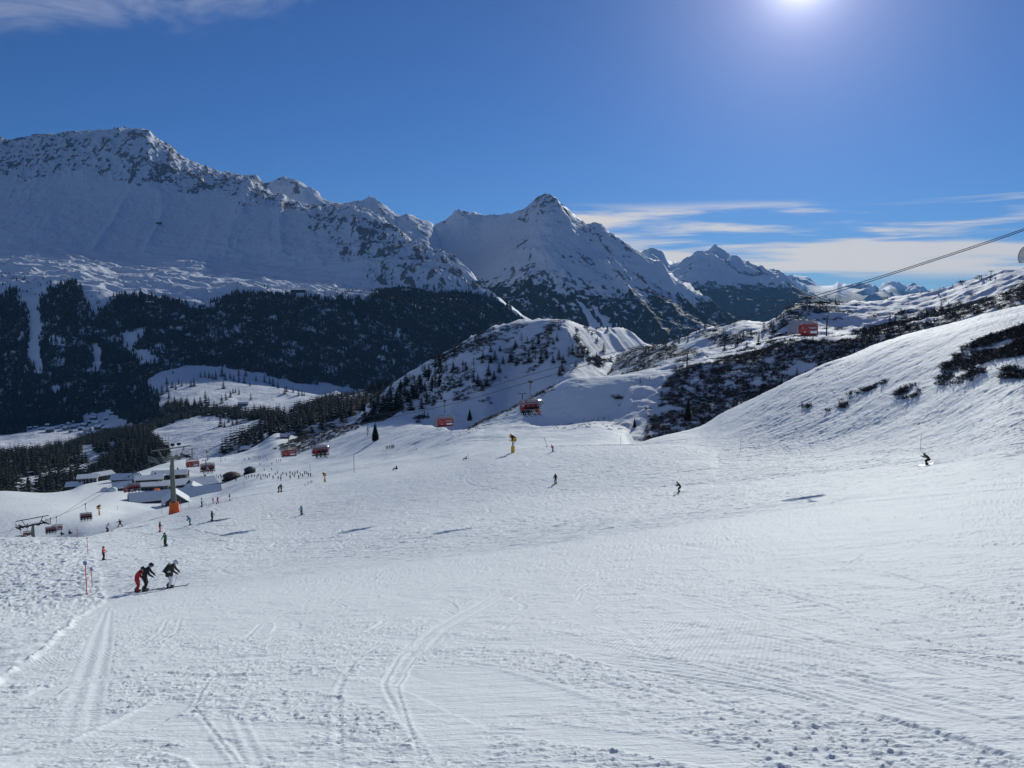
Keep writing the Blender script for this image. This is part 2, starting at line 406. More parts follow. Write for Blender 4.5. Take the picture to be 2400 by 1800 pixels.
for i in range(430):                   # pairs of carved ski lines, far field
    x = r1.uniform(-60, 120); y = r1.uniform(25, 130)
    tr = turn_track(x, y, fall+r1.uniform(-.5, .5), r1.uniform(20, 90), r1.uniform(.2, .95), r1.uniform(9, 30), ph=r1.uniform(0, 6))
    w = r1.choice([0.22, 0.3, 0.5]); d = r1.uniform(.03, .08)
    G2.stamp(tr, w, p_carve(d))
    off = tr+np.array([0.28, 0.3])
    if r1.rand() < .6: G2.stamp(off, w, p_carve(d))
for i in range(330):                   # short skidded arcs, far field
    x = r1.uniform(-90, 115); y = r1.uniform(45, 200)
    tr = turn_track(x, y, fall+r1.uniform(-1.2, 1.2), r1.uniform(3, 14), r1.uniform(.3, 1.2), r1.uniform(10, 30), ph=r1.uniform(0, 6))
    G2.stamp(tr, r1.uniform(.3, 1.1), p_skid(r1.uniform(.02, .07)), smooth=.4, side=r1.choice([-1, 1]))
for i in range(150):                   # runs along the right-hand hillside
    x = r1.uniform(25, 118); y = r1.uniform(85, 185)
    tr = turn_track(x, y, math.radians(r1.uniform(155, 222)), r1.uniform(8, 50), r1.uniform(.05, .45), r1.uniform(12, 40), ph=r1.uniform(0, 6))
    G2.stamp(tr, r1.uniform(.25, .6), p_carve(r1.uniform(.02, .10)))
for i in range(430):                   # lines crossing the band between near and far
    x = r1.uniform(-20, 34); y = r1.uniform(14, 50)
    tr = turn_track(x, y, fall+r1.uniform(-1.3, 1.0), r1.uniform(3, 22), r1.uniform(.2, 1.0), r1.uniform(7, 24), ph=r1.uniform(0, 6), step=.15)
    w = r1.uniform(.07, .18); d = r1.uniform(.012, .034)
    G1.stamp(tr, w, p_carve(d))
    if i % 3 == 0: G1.stamp(tr, r1.uniform(.2, .6), p_skid(r1.uniform(.008, .022)), smooth=.3, side=r1.choice([-1, 1]))
for i in range(46):                    # near field carved pairs
    x = r1.uniform(-14, 30); y = r1.uniform(0, 34)
    tr = turn_track(x, y, fall+r1.uniform(-.6, .6), r1.uniform(6, 40), r1.uniform(.2, .8), r1.uniform(9, 26), ph=r1.uniform(0, 6), step=.1)
    w = r1.uniform(.05, .12); d = r1.uniform(.004, .010)
    G1.stamp(tr, w, p_carve(d)); G1.stamp(tr+np.array([.25, .28]), w, p_carve(d))
for i in range(60):
    x = r1.uniform(-14, 26); y = r1.uniform(3, 42)
    tr = turn_track(x, y, fall+r1.uniform(-1.0, 1.0), r1.uniform(1.5, 8), r1.uniform(.2, .9), r1.uniform(6, 20), ph=r1.uniform(0, 6), step=.1)
    G1.stamp(tr, r1.uniform(.12, .5), p_skid(r1.uniform(.004, .014)), smooth=.25, side=r1.choice([-1, 1]))
def px_track(G, pts, w, prof, smooth=None, side=1, n=40):
    p = np.array([groundpx(a, b) for a, b in pts]); t = np.linspace(0, len(p)-1, n)
    q = np.stack([np.interp(t, np.arange(len(p)), p[:, 0]), np.interp(t, np.arange(len(p)), p[:, 1])], -1)
    for _ in range(2): q[1:-1] = (q[:-2]+2*q[1:-1]+q[2:])/4
    G.stamp(q, w, prof, smooth, side)
# the marks one can point at in the foreground
S_ = .12
px_track(G1, [(150, 1790), (165, 1700), (195, 1590), (225, 1500), (255, 1420)], .16, p_carve(.010), smooth=S_)
px_track(G1, [(205, 1790), (215, 1700), (235, 1590), (255, 1500), (262, 1430)], .14, p_carve(.010), smooth=S_)
px_track(G1, [(0, 1790), (120, 1765), (230, 1740), (330, 1690), (435, 1635)], .30, p_skid(.018), smooth=.2, side=1)
px_track(G1, [(90, 1640), (130, 1610), (300, 1580), (520, 1545), (700, 1535)], .22, p_skid(.016), smooth=S_, side=-1)
px_track(G1, [(380, 1570), (520, 1580), (650, 1575), (820, 1560), (900, 1555)], .16, p_skid(-.018), smooth=.8)
px_track(G1, [(450, 1630), (600, 1605), (720, 1590)], .08, p_carve(.014))
px_track(G1, [(440, 1740), (520, 1760), (580, 1800)], .35, p_skid(.016), smooth=.2, side=-1)
px_track(G1, [(1160, 1395), (1080, 1440), (1010, 1480), (960, 1540), (940, 1560), (990, 1590), (1100, 1620)], .16, p_carve(.014), smooth=.2)
px_track(G1, [(1185, 1400), (1110, 1440), (1040, 1480), (1000, 1530), (975, 1545)], .12, p_carve(.012), smooth=.2)
px_track(G1, [(940, 1560), (1010, 1570), (1120, 1610), (1300, 1680)], .9, p_skid(.012), smooth=.05)
px_track(G1, [(860, 1480), (880, 1470), (905, 1455)], .12, p_carve(.03))
px_track(G1, [(1300, 1500), (1500, 1550), (1750, 1590), (2100, 1640), (2400, 1710)], .5, p_skid(.016), smooth=.05)
px_track(G1, [(1700, 1510), (2000, 1530), (2400, 1580)], .7, p_skid(.02), smooth=.05)
px_track(G1, [(1200, 1700), (1500, 1740), (1800, 1790)], .3, p_skid(.009), smooth=.1)
px_track(G1, [(1000, 1385), (1080, 1390), (1160, 1385)], .5, p_skid(.02), smooth=.1)
for i in range(46):                    # long crossing lines fanning out over the lower right
    x0 = r1.uniform(900, 2100); y0 = r1.uniform(1290, 1560); dx = r1.uniform(350, 1300); sl = r1.uniform(.10, .26)*(1 if x0 > 1000 else .6)
    px_track(G1, [(x0, y0), (x0+dx*.35, y0+dx*.35*sl*.7), (x0+dx*.7, y0+dx*.7*sl*.95), (x0+dx, y0+dx*sl*1.15)], r1.uniform(.05, .13), p_carve(r1.uniform(.010, .028)))
for i in range(11):                    # sweeping turns in the middle of the run
    x0 = r1.uniform(500, 1900); y0 = r1.uniform(1290, 1420); c_ = r1.uniform(-1, 1)
    px_track(G1, [(x0, y0), (x0-60*c_, y0+25), (x0-150, y0+60), (x0-210-30*c_, y0+95), (x0-330, y0+125)], r1.uniform(.05, .12), p_carve(r1.uniform(.008, .016)))
for i in range(5):                     # tracks running down the left half toward the camera
    x0 = r1.uniform(500, 1100); y0 = r1.uniform(1480, 1600)
    px_track(G1, [(x0, y0), (x0-90, y0+50), (x0-130, y0+120), (x0-60*(i % 3), 1820)], r1.uniform(.04, .1), p_carve(r1.uniform(.008, .018)))
g1, ok1 = G1.sample(X, Y, G1.H); s1, _ = G1.sample(X, Y, G1.S)
g2, ok2 = G2.sample(X, Y, G2.H); s2, _ = G2.sample(X, Y, G2.S)
w1 = ok1*sstep(50, 38, D); w2 = ok2*sstep(38, 85, D)*sstep(200, 150, D)
fine = np.where(ok1 & (D < 46), s1, np.where(ok2, s2, 1.0))*(1-rb)
pat = sstep(-.12, .22, fbm((X*.5+Y*.5)/3.2, (Y-X)/9.0, 4, 83))
crumb = np.clip(fbm(X/0.065, Y/0.08, 3, 81, gain=.6)-0.10, 0, 1)*0.038*(.2+.8*pat)+np.abs(fbm(X/.40, Y/.14, 4, 84, gain=.7))*.032*(.45+.55*pat)
big = np.clip(fbm(X/0.085, Y/0.085, 2, 87)-0.56, 0, 1)*0.045*sstep(0.0, .4, fbm(X/2.6, Y/2.6, 4, 89))*sstep(5.6, 6, D)
grain = fbm(X/0.35, Y/0.35, 4, 85, gain=.6)*0.022+fbm(X/.9, Y/.22, 4, 88, gain=.7)*.016+fbm(X/1.2, Y/1.2, 3, 86)*0.030*sstep(4, 30, D)
rip = np.abs(fbm(X/2.2+5, Y/.6, 5, 95, gain=.72))*0.17*sstep(12, 80, D)*sstep(260, 200, D)*(.5+.9*sstep(-.2, .3, fbm(X/22, Y/30, 3, 97)))
near = sstep(70, 30, D)
cpat = sstep(.05, .25, fbm(X/3.5+9, Y/3.5, 3, 91))*sstep(24, 12, D)*(1-pat)*(1-rb)
LA.Z = LA.Z+cpat*np.sin((X*.93-Y*.36)*6.2832/.075)*.006
crumb *= sstep(5.5, 5.7, D); grain = grain*sstep(5.3, 5.7, D)
LA.Z = LA.Z + (1-rb*.8)*(g1*w1+g2*w2) + fine*((crumb+big)*near+grain*(1+1.2*sstep(30, 90, D)))+rip*(1-rb)
LA.PX, LA.PY = proj(LA.X, LA.Y, LA.Z)

# scrub and dirt masks on the near sheet
dirtA = np.zeros_like(X, dtype=np.float32)
dirtA = np.maximum(dirtA, poly_mask(LA, [(2200, 905), (2250, 840), (2300, 800), (2400, 765), (3000, 700), (3000, 900), (2400, 890), (2300, 905)], 14, .08, 3)*.75)
SNOW_NEAR = snow_mat('piste_snow', [(4.0, .035, (.22, 1.5, 1)), (16.0, .011, (.3, 1.6, 1)), (9.0, .012, (1, 1, 1)), (42.0, .004, (1, 1, 1)), (1.1, .05, (1, 1, 1))], dirt=2.0)
oA = structure(layer_mesh(LA, 'ski_slope', [SNOW_NEAR], {'dirt': dirtA*.5}))

# --- right-hand hillside beyond the gully
R_ = [
 [(1300, 1000, 430), (1480, 1052, 262), (1600, 1080, 255), (1800, 1020, 255), (2100, 920, 250), (2400, 850, 240), (3900, 700, 220)],
 [(1300, 960, 460), (1480, 985, 300), (1600, 960, 300), (1800, 925, 295), (2100, 840, 290), (2400, 770, 275), (3900, 600, 260)],
 [(1300, 930, 500), (1400, 905, 480), (1480, 884, 345), (1560, 866, 345), (1620, 848, 342), (1700, 839, 338), (1760, 830, 338), (1850, 802, 342), (2000, 785, 346), (2150, 758, 340), (2300, 722, 322), (2400, 692, 305), (3900, 450, 280)],
 [(1300, 918, 560), (1400, 884, 550), (1480, 872, 470), (1560, 850, 430), (1700, 824, 420), (1850, 788, 430), (2000, 764, 440), (2150, 742, 440), (2300, 706, 430), (2400, 676, 415), (3900, 420, 380)],
 [(1300, 898, 640), (1330, 883, 640), (1400, 852, 635), (1440, 836, 630), (1500, 813, 600), (1560, 800, 570), (1620, 780, 550), (1650, 768, 540), (1700, 760, 520), (1740, 748, 515), (1790, 750, 505), (1815, 742, 495), (1850, 720, 485), (1880, 707, 490), (2000, 705, 520), (2070, 703, 525), (2090, 695, 530), (2200, 681, 520), (2260, 662, 510), (2300, 654, 500), (2360, 637, 490), (2400, 634, 480), (2600, 600, 470), (3900, 400, 450)],
 [(1300, 980, 800), (1600, 900, 760), (2000, 800, 750), (2400, 740, 700), (3900, 600, 650)],
]
xsR = xgrid(1290, 2460, 2.3, lo=1290, hi=3900, ostep=30)
LR = loft(xsR, R_, [30, 60, 60, 80, 30])
X, Y = LR.X, LR.Y
LR.Z = LR.Z+fbm(X/30, Y/30, 4, 101)*2.6+fbm(X/7, Y/7, 4, 103)*0.9+ridged(X/22, Y/16, 3, 105)*1.5-1.0
LR.PX, LR.PY = proj(LR.X, LR.Y, LR.Z)
scrubR_poly = [[(1290, 960), (1330, 884), (1440, 838), (1500, 815), (1560, 806), (1600, 812), (1640, 820), (1560, 842), (1500, 862), (1400, 890)],
 [(1480, 1060), (1510, 1000), (1545, 940), (1560, 884), (1600, 858), (1700, 846), (1790, 826), (1850, 808), (1900, 800), (2010, 790), (2030, 765), (2090, 745), (2200, 725), (2300, 690), (2400, 655), (3000, 600), (3000, 1000), (2400, 1100), (1500, 1100)],
 [(1790, 790), (1800, 760), (1850, 722), (1960, 712), (2000, 722), (1900, 750), (1840, 770)],
 [(1640, 800), (1700, 775), (1760, 790), (1700, 812)]]
scrubR = np.zeros_like(X, dtype=np.float32)
for k, pl in enumerate(scrubR_poly): scrubR = np.maximum(scrubR, poly_mask(LR, pl, 22, .03, 200+k))
gap = fbm(X/16, Y/10, 4, 205)
scrubR = scrubR*(gap > -0.36)
scrubR = np.maximum(scrubR, ((fbm(X/13, Y/9, 4, 207) > 0.33) & (LR.PX > 1500)).astype(np.float32))
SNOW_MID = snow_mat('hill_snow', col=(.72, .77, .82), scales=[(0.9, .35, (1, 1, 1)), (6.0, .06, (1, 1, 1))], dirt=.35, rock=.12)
oR = structure(layer_mesh(LR, 'right_hill', [SNOW_MID], {'dirt': scrubR*.50, 'rock': np.zeros_like(X)}))

# --- knoll in the middle
K_ = [
 [(560, 1130, 900), (700, 1060, 800), (830, 1010, 700), (900, 994, 540), (950, 996, 500), (1000, 1003, 470), (1060, 1022, 450), (1130, 1028, 465), (1200, 1018, 495), (1330, 945, 468), (1450, 915, 500), (1700, 920, 600)],
 [(560, 1120, 940), (700, 1040, 850), (830, 990, 740), (900, 960, 640), (1000, 947, 600), (1060, 962, 505), (1130, 955, 500), (1200, 930, 525), (1330, 888, 498), (1450, 868, 570), (1700, 900, 640)],
 [(560, 1110, 960), (700, 1035, 870), (830, 988, 750), (900, 941, 662), (1000, 902, 622), (1060, 900, 545), (1130, 885, 535), (1200, 862, 555), (1330, 848, 525), (1450, 834, 630), (1520, 850, 665), (1700, 890, 700)],
 [(560, 1100, 990), (700, 1030, 900), (780, 1008, 830), (830, 986, 765), (860, 955, 700), (900, 918, 680), (950, 880, 662), (1000, 848, 650), (1050, 820, 632), (1100, 792, 622), (1150, 770, 616), (1200, 753, 614), (1250, 746, 605), (1310, 742, 598), (1332, 743, 598), (1350, 752, 610), (1400, 769, 655), (1450, 769, 695), (1480, 776, 715), (1510, 800, 725), (1530, 810, 735), (1560, 832, 745), (1700, 885, 780)],
 [(560, 1160, 1150), (830, 1050, 900), (1000, 940, 800), (1330, 860, 800), (1500, 880, 860), (1700, 940, 900)],
]
xsK = np.arange(560, 1700, 2.3)
LK = loft(xsK, K_, [60, 60, 120, 20])
X, Y = LK.X, LK.Y
top = sstep(900, 760, LK.PY)
LK.Z = LK.Z+fbm(X/34, Y/34, 4, 111)*2.2+ridged(X/30, Y/24, 4, 113)*4.0*top-2.0*top+fbm(X/6, Y/6, 4, 115)*.6
LK.PX, LK.PY = proj(LK.X, LK.Y, LK.Z)
rockK = (poly_mask(LK, [(1345, 762), (1400, 775), (1420, 800), (1400, 820), (1350, 800)], 10, .05, 3)*.45 + poly_mask(LK, [(1280, 745), (1350, 742), (1355, 752), (1290, 756)], 6, .05, 4)*.5)
dirtK = poly_mask(LK, [(820, 1000), (860, 955), (950, 880), (1050, 820), (1060, 850), (1000, 930), (900, 965)], 16, .04, 6)*.3
oK = structure(layer_mesh(LK, 'knoll', [SNOW_MID], {'rock': rockK, 'dirt': dirtK}))

# --- valley floor, forest slope, terrace and long ridge on the left
V_ = [
 [(-600, 1330, 560), (0, 1280, 560), (400, 1240, 700), (600, 1160, 850), (900, 1100, 900), (1400, 1050, 1000)],
 [(-600, 1190, 950), (0, 1122, 1000), (200, 1118, 1000), (400, 1084, 980), (520, 1066, 960), (640, 1022, 1000), (800, 985, 1000), (900, 958, 1050), (1400, 960, 1200)],
 [(-600, 1110, 1500), (0, 1062, 1500), (200, 1048, 1500), (330, 1020, 1450), (400, 1012, 1400), (520, 990, 1350), (600, 975, 1350), (800, 945, 1400), (900, 925, 1500), (1400, 940, 1700)],
 [(-600, 1060, 2150), (0, 1022, 2200), (200, 1015, 2200), (330, 985, 2100), (400, 966, 2100), (600, 945, 2200), (800, 935, 2350), (1000, 925, 2500), (1400, 920, 2700)],
 [(-600, 1020, 2500), (0, 992, 2480), (200, 990, 2440), (300, 962, 2500), (350, 915, 2560), (420, 866, 2720), (500, 872, 2760), (600, 884, 2780), (700, 902, 2820), (800, 917, 2900), (900, 922, 2960), (1100, 905, 3100), (1400, 900, 3300)],
 [(-600, 700, 3050), (0, 700, 3050), (60, 690, 3060), (170, 668, 3100), (300, 695, 3090), (480, 718, 3120), (560, 692, 3200), (700, 692, 3300), (820, 690, 3400), (900, 686, 3500), (1000, 705, 3600), (1130, 745, 3700), (1240, 800, 3750), (1400, 860, 3800)],
 [(-600, 560, 4380), (0, 567, 4380), (150, 582, 4330), (300, 612, 4250), (450, 602, 4350), (600, 636, 4200), (700, 653, 4100), (850, 668, 3980), (930, 677, 3930), (1000, 684, 3950), (1130, 718, 4020), (1240, 782, 4000), (1400, 850, 4020)],
 [(-600, 450, 5000), (0, 468, 4980), (300, 520, 4860), (400, 528, 4900), (600, 538, 4750), (700, 585, 4480), (850, 612, 4230), (1000, 628, 4110), (1130, 694, 4100), (1240, 766, 4060), (1400, 840, 4080)],
 [(-600, 330, 6223), (0, 323, 6223), (20, 327, 6223), (75, 322, 6248), (150, 316, 6223), (200, 309, 6197), (270, 304, 6159), (330, 304, 6134), (350, 307, 6134), (362, 320, 6121), (400, 341, 6096), (430, 365, 6083), (460, 379, 6070), (500, 397, 6032), (565, 409, 5865), (640, 452, 5623), (700, 468, 5433), (780, 482, 5216), (845, 484, 5037), (905, 506, 4891), (960, 541, 4777), (1000, 573, 4686), (1050, 594, 4522), (1100, 641, 4351), (1130, 670, 4243), (1180, 706, 4130), (1240, 752, 4110), (1400, 830, 4130)],
 [(-600, 420, 6985), (0, 430, 6985), (500, 520, 6604), (900, 640, 5443), (1130, 780, 4692), (1400, 900, 4600)],
]
xsV = np.arange(-420, 1400, 2.3)
LV = loft(xsV, V_, [16, 40, 50, 40, 90, 110, 60, 140, 12])
X, Y = LV.X, LV.Y
D = Y
fl = sstep(900, 1300, D)*sstep(2700, 2400, D)
terr = sstep(2980, 3200, D)*sstep(4950, 4400, D)
face = sstep(4200, 4700, D)
top = D*0+1
LV.Z = LV.Z + fl*(fbm(X/140, Y/140, 4, 121)*15)
LV.PX, LV.PY = proj(LV.X, LV.Y, LV.Z)
# terrace: rounded steps and hollows stretched across the slope
LV.Z = LV.Z + terr*(fbm((X+Y*.3)/210, Y/95, 4, 131)*30+ridged((X+Y*.4)/160, Y/80, 4, 133)*22-8+fbm(X/40, Y/24, 3, 135)*4)
sp = sstep(600, 1000, LV.PX)
g1_ = ridged((X*.9+Y*.25)/230, (Y-X*.2)/900, 5, 141, gain=.55)
LV.Z = LV.Z + face*((g1_*(48+80*sp)-20-28*sp)*(.35+.65*sstep(304, 360, LV.PY+np.abs(LV.PX-300)*.1)) + fbm(X/60, Y/60, 5, 143, gain=.6)*14)*np.where(top > 0, 1, 1)
slopeF = sstep(2550, 2800, D)*sstep(3200, 3000, D)
LV.Z = LV.Z + slopeF*(ridged(X/330, Y/900, 3, 151)*46-20+fbm(X/60, Y/60, 3, 153)*6)
# craggy steps along the crest
dz = np.abs(np.gradient(LV.Z, axis=0)/np.maximum(np.gradient(LV.Y, axis=0), .1))
LV.PX, LV.PY = proj(LV.X, LV.Y, LV.Z)
crag = sstep(0, 1, ridged(X/45, Y/70, 4, 161, gain=.6)*1.6-.35)
rk = poly_mask(LV, [(-700, 300), (330, 290), (420, 340), (560, 400), (700, 470), (660, 500), (560, 478), (470, 455), (370, 440), (200, 400), (100, 420), (0, 400), (-700, 380)], 34, .006, 301)
rk2 = poly_mask(LV, [(760, 470), (850, 475), (960, 535), (1060, 595), (1140, 670), (1100, 690), (1000, 690), (930, 670), (850, 640), (800, 590), (760, 540), (660, 490)], 40, .006, 305)
nz = fbm(X/22, Y/34, 5, 171, gain=.72)
def fluted(X, Y, s, seed, ax=1.0, ay=2.6, rot=.35):
    c_, s_ = math.cos(rot), math.sin(rot)
    u = X*c_+Y*s_; v = Y*c_-X*s_
    return ridged(u/s/ax+fbm(u/s/2, v/s/2, 2, seed+3)*.5, v/s/ay, 5, seed, gain=.6)
def steepness(Lr):
    gx = np.gradient(Lr.Z, axis=1)/np.maximum(np.abs(np.gradient(Lr.X, axis=1)), .3)
    gy = np.gradient(Lr.Z, axis=0)/np.maximum(np.gradient(Lr.Y, axis=0), .3)
    return np.hypot(gx, gy-gx*0)
fl1 = fluted(X, Y, 70, 177); fl2 = fluted(X, Y, 95, 179, rot=-.2)
st = steepness(LV)
rkb = blur_rows(rk, 8); rk2b = blur_rows(rk2, 8)
rockV = np.clip(rkb*(.27+.62*fl1+nz*.95+.15*(st-.8))+rk2b*(.23+.75*fl2+nz*.85+.15*(st-.8)), 0, .95)
LV.Z = LV.Z + np.clip(rk+rk2, 0, 1)*(nz*17+crag*8)*(.3+.7*sstep(304, 345, LV.PY+np.abs(LV.PX-300)*.1))
LV.Z = LV.Z+np.clip(rkb+rk2b, 0, 1)*(fl1+fl2-.6)*16
LV.PX, LV.PY = proj(LV.X, LV.Y, LV.Z)
forest_poly = [(-700, 660), (-100, 690), (0, 695), (25, 672), (70, 740), (100, 690), (130, 668), (175, 665), (195, 690), (215, 738), (250, 700), (330, 690), (400, 705), (480, 722), (560, 690), (640, 690), (770, 700), (860, 698), (900, 683), (1000, 680), (1150, 690), (1240, 760), (1300, 850), (1240, 960), (1060, 975), (900, 930), (850, 918), (780, 905), (690, 898), (600, 878), (520, 862), (430, 855), (400, 868), (345, 900), (375, 935), (370, 990), (310, 1000), (250, 965), (205, 975), (190, 990), (130, 1000), (60, 1010), (20, 1020), (-700, 1050)]
holes = [[(72, 730), (92, 735), (96, 780), (85, 790), (98, 850), (95, 868), (82, 868), (68, 830), (66, 785)],
         [(280, 785), (345, 772), (318, 800), (310, 820), (345, 828), (378, 848), (330, 846), (300, 815)],
         [(215, 818), (235, 812), (237, 850), (225, 872)], [(118, 792), (150, 795), (155, 802), (115, 803)], [(120, 905), (138, 910), (135, 920), (122, 918)], [(60, 862), (66, 870), (62, 885)]]
forest = poly_mask(LV, forest_poly, 10, .01, 401)
for h_ in holes: forest = forest*(1-poly_mask(LV, h_, 3, .02, 403))
forest_g = forest
forest = forest*((fbm(X/45, Y/28, 4, 405, gain=.6) > -0.64) | (LV.PY > 960))
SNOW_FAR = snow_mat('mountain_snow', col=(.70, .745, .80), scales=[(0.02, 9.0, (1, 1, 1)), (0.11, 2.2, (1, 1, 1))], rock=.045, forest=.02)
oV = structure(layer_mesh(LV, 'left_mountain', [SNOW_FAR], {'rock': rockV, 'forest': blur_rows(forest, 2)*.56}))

# --- ridge behind it
B_ = [[(500, 560, 5875), (1000, 640, 6100), (1100, 820, 6125)],
      [(500, 470, 6500), (700, 480, 6500), (850, 510, 6562), (1000, 555, 6600), (1060, 700, 6600), (1100, 780, 6625)],
      [(500, 415, 6875), (540, 404, 6875), (565, 408, 6875), (600, 406, 6875), (620, 424, 6850), (640, 420, 6875), (665, 416, 6900), (700, 420, 6875), (730, 440, 6850), (765, 464, 6812), (800, 471, 6875), (835, 466, 6937), (862, 464, 6937), (880, 469, 6937), (900, 481, 6925), (940, 500, 6925), (980, 509, 6950), (1012, 518, 7000), (1020, 534, 7000), (1060, 640, 7000), (1100, 720, 7100)],
      [(500, 560, 7750), (1100, 640, 7750)]]
LB = loft(np.arange(500, 1100, 2.3), B_, [40, 90, 10])
X, Y = LB.X, LB.Y
gB = ridged((X-Y*.3)/180, Y/420, 5, 501, gain=.55)
LB.Z = LB.Z+gB*50-20+fbm(X/40, Y/40, 4, 503)*7
LB.PX, LB.PY = proj(LB.X, LB.Y, LB.Z)
oB = structure(layer_mesh(LB, 'back_ridge', [SNOW_FAR], {'rock': np.clip(fluted(X, Y, 80, 507)*1.1+fbm(X/40, Y/30, 4, 505)*.3-.02, 0, .8), 'forest': np.zeros_like(X)}))

# --- central pyramid peak
M_ = [
 [(900, 930, 4887), (1300, 930, 4887), (1900, 900, 5060)],
 [(900, 700, 5750), (1100, 720, 5577), (1250, 730, 5462), (1400, 745, 5405), (1600, 760, 5462), (1900, 880, 5635)],
 [(900, 640, 6324), (1100, 668, 6152), (1180, 650, 5979), (1280, 640, 5807), (1400, 655, 5807), (1550, 700, 5922), (1750, 790, 6094), (1900, 860, 6209)],
 [(900, 560, 6899), (1100, 590, 6957), (1200, 550, 6612), (1290, 540, 6324), (1400, 590, 6324), (1500, 640, 6324), (1600, 700, 6324), (1750, 770, 6439), (1900, 840, 6439)],
 [(900, 530, 7244), (1012, 519, 7359), (1045, 506, 7417), (1080, 497, 7417), (1110, 498, 7417), (1130, 504, 7417), (1180, 499, 7302), (1225, 486, 7129), (1240, 479, 7072), (1258, 464, 7014), (1278, 458, 6991), (1300, 466, 6957), (1320, 480, 6922), (1350, 503, 6876), (1380, 516, 6842), (1392, 514, 6830), (1405, 515, 6830), (1420, 526, 6784), (1450, 549, 6738), (1500, 581, 6669), (1540, 610, 6646), (1580, 645, 6612), (1640, 681, 6577), (1700, 718, 6554), (1740, 746, 6554), (1900, 830, 6669)],
 [(900, 640, 8280), (1300, 620, 8049), (1900, 900, 7589)],
]
LM = loft(np.arange(900, 1900, 2.2), M_, [20, 80, 70, 110, 12])
X, Y = LM.X, LM.Y
LM.PX, LM.PY = proj(LM.X, LM.Y, LM.Z)
gM = ridged((X*.85+Y*.45)/330, (Y-X*.3)/800, 5, 511, gain=.55)
crst = sstep(0, 70, np.abs(LM.PY-470))
LM.Z = LM.Z+gM*80-36+fbm(X/70, Y/70, 5, 513, gain=.6)*20
nz = fbm(X/34, Y/34, 5, 517, gain=.65)
low = sstep(600, 690, LM.PY+ (LM.PX-1300)*-.08)
cirq = in_poly(LM.PX, LM.PY, [(960, 520), (1180, 505), (1240, 520), (1180, 620), (1140, 690), (1000, 640)])
cirq = blur_rows(cirq.astype(np.float32), 12)
rockM = np.clip(fluted(X, Y, 120, 519, rot=.5)*.8+nz*.85+low*.25-cirq*.7-.02+.18*sstep(560, 480, LM.PY), 0, .9)
forM = np.clip(low*.66+nz*.30-.02+.1*fluted(X, Y, 90, 523, rot=.5)-.06, 0, .8)*sstep(610, 650, LM.PY)
for pl in ([(1350, 690), (1368, 700), (1420, 770), (1450, 800), (1400, 770)], [(1385, 700), (1400, 712), (1445, 772), (1500, 800), (1430, 770)]):
    mk = poly_mask(LM, pl, 5, .01, 521); forM = forM*(1-mk); rockM = rockM*(1-mk)
LM.Z = LM.Z+rockM*nz*20
LM.PX, LM.PY = proj(LM.X, LM.Y, LM.Z)
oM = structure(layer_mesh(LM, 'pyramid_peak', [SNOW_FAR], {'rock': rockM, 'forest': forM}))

# --- blue mountain at the right and the ranges on the skyline
T_ = [
 [(1450, 830, 8500), (1800, 820, 8500), (2250, 800, 9000)],
 [(1450, 760, 9500), (1600, 740, 9500), (1800, 750, 9200), (2000, 760, 9500), (2250, 770, 9800)],
 [(1450, 700, 10400), (1600, 660, 10300), (1750, 690, 10000), (1850, 705, 9900), (2000, 730, 10200), (2250, 750, 10500)],
 [(1450, 640, 12000), (1500, 600, 12000), (1512, 588, 12000), (1525, 581, 12000), (1540, 586, 12000), (1555, 601, 12000), (1572, 620, 12000), (1590, 611, 12000), (1620, 595, 11900), (1640, 584, 11850), (1655, 584, 11850), (1665, 582, 11850), (1672, 578, 11850), (1680, 584, 11850), (1690, 591, 11850), (1710, 598, 11800), (1740, 613, 11700), (1780, 628, 11600), (1810, 641, 11500), (1840, 653, 11400), (1880, 668, 11300), (1950, 692, 11300), (2050, 715, 11400), (2250, 745, 11500)],
 [(1450, 760, 14000), (2250, 790, 14000)]]
LT = loft(np.arange(1450, 2250, 2.2), T_, [20, 50, 90, 8])
X, Y = LT.X, LT.Y
gT = ridged((X+Y*.4)/620, (Y-X*.2)/1100, 5, 531, gain=.55)
LT.Z = LT.Z+gT*230-110+fbm(X/120, Y/120, 4, 533, gain=.6)*25
LT.PX, LT.PY = proj(LT.X, LT.Y, LT.Z)
lowT = sstep(625, 690, LT.PY)
nz = fbm(X/80, Y/60, 5, 535, gain=.6)
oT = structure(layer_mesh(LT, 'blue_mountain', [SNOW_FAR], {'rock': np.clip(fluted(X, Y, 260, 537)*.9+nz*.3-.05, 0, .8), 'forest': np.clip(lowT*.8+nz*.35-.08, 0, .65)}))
S_l = [
 [(1600, 760, 21000), (2500, 760, 21000)],
 [(1600, 700, 23000), (1900, 695, 22500), (2200, 712, 23000), (2500, 720, 23000)],
 [(1600, 660, 26000), (1700, 655, 26000), (1780, 662, 26000), (1830, 650, 26000), (1850, 648, 26000), (1880, 651, 26000), (1900, 657, 26000), (1930, 661, 26000), (1950, 660, 26000), (1962, 655, 26000), (1975, 664, 26000), (2000, 668, 26500), (2030, 667, 26500), (2060, 671, 27000), (2075, 664, 27000), (2087, 660, 27000), (2100, 661, 27000), (2120, 672, 27000), (2150, 668, 27000), (2180, 675, 27000), (2240, 682, 27000), (2500, 690, 27000)],
 [(1600, 740, 30000), (2500, 740, 30000)]]
LS = loft(np.arange(1600, 2500, 2.2), S_l, [20, 70, 6])
X, Y = LS.X, LS.Y
LS.Z = LS.Z+ridged(X/900, Y/1500, 5, 541)*300-130
LS.PX, LS.PY = proj(LS.X, LS.Y, LS.Z)
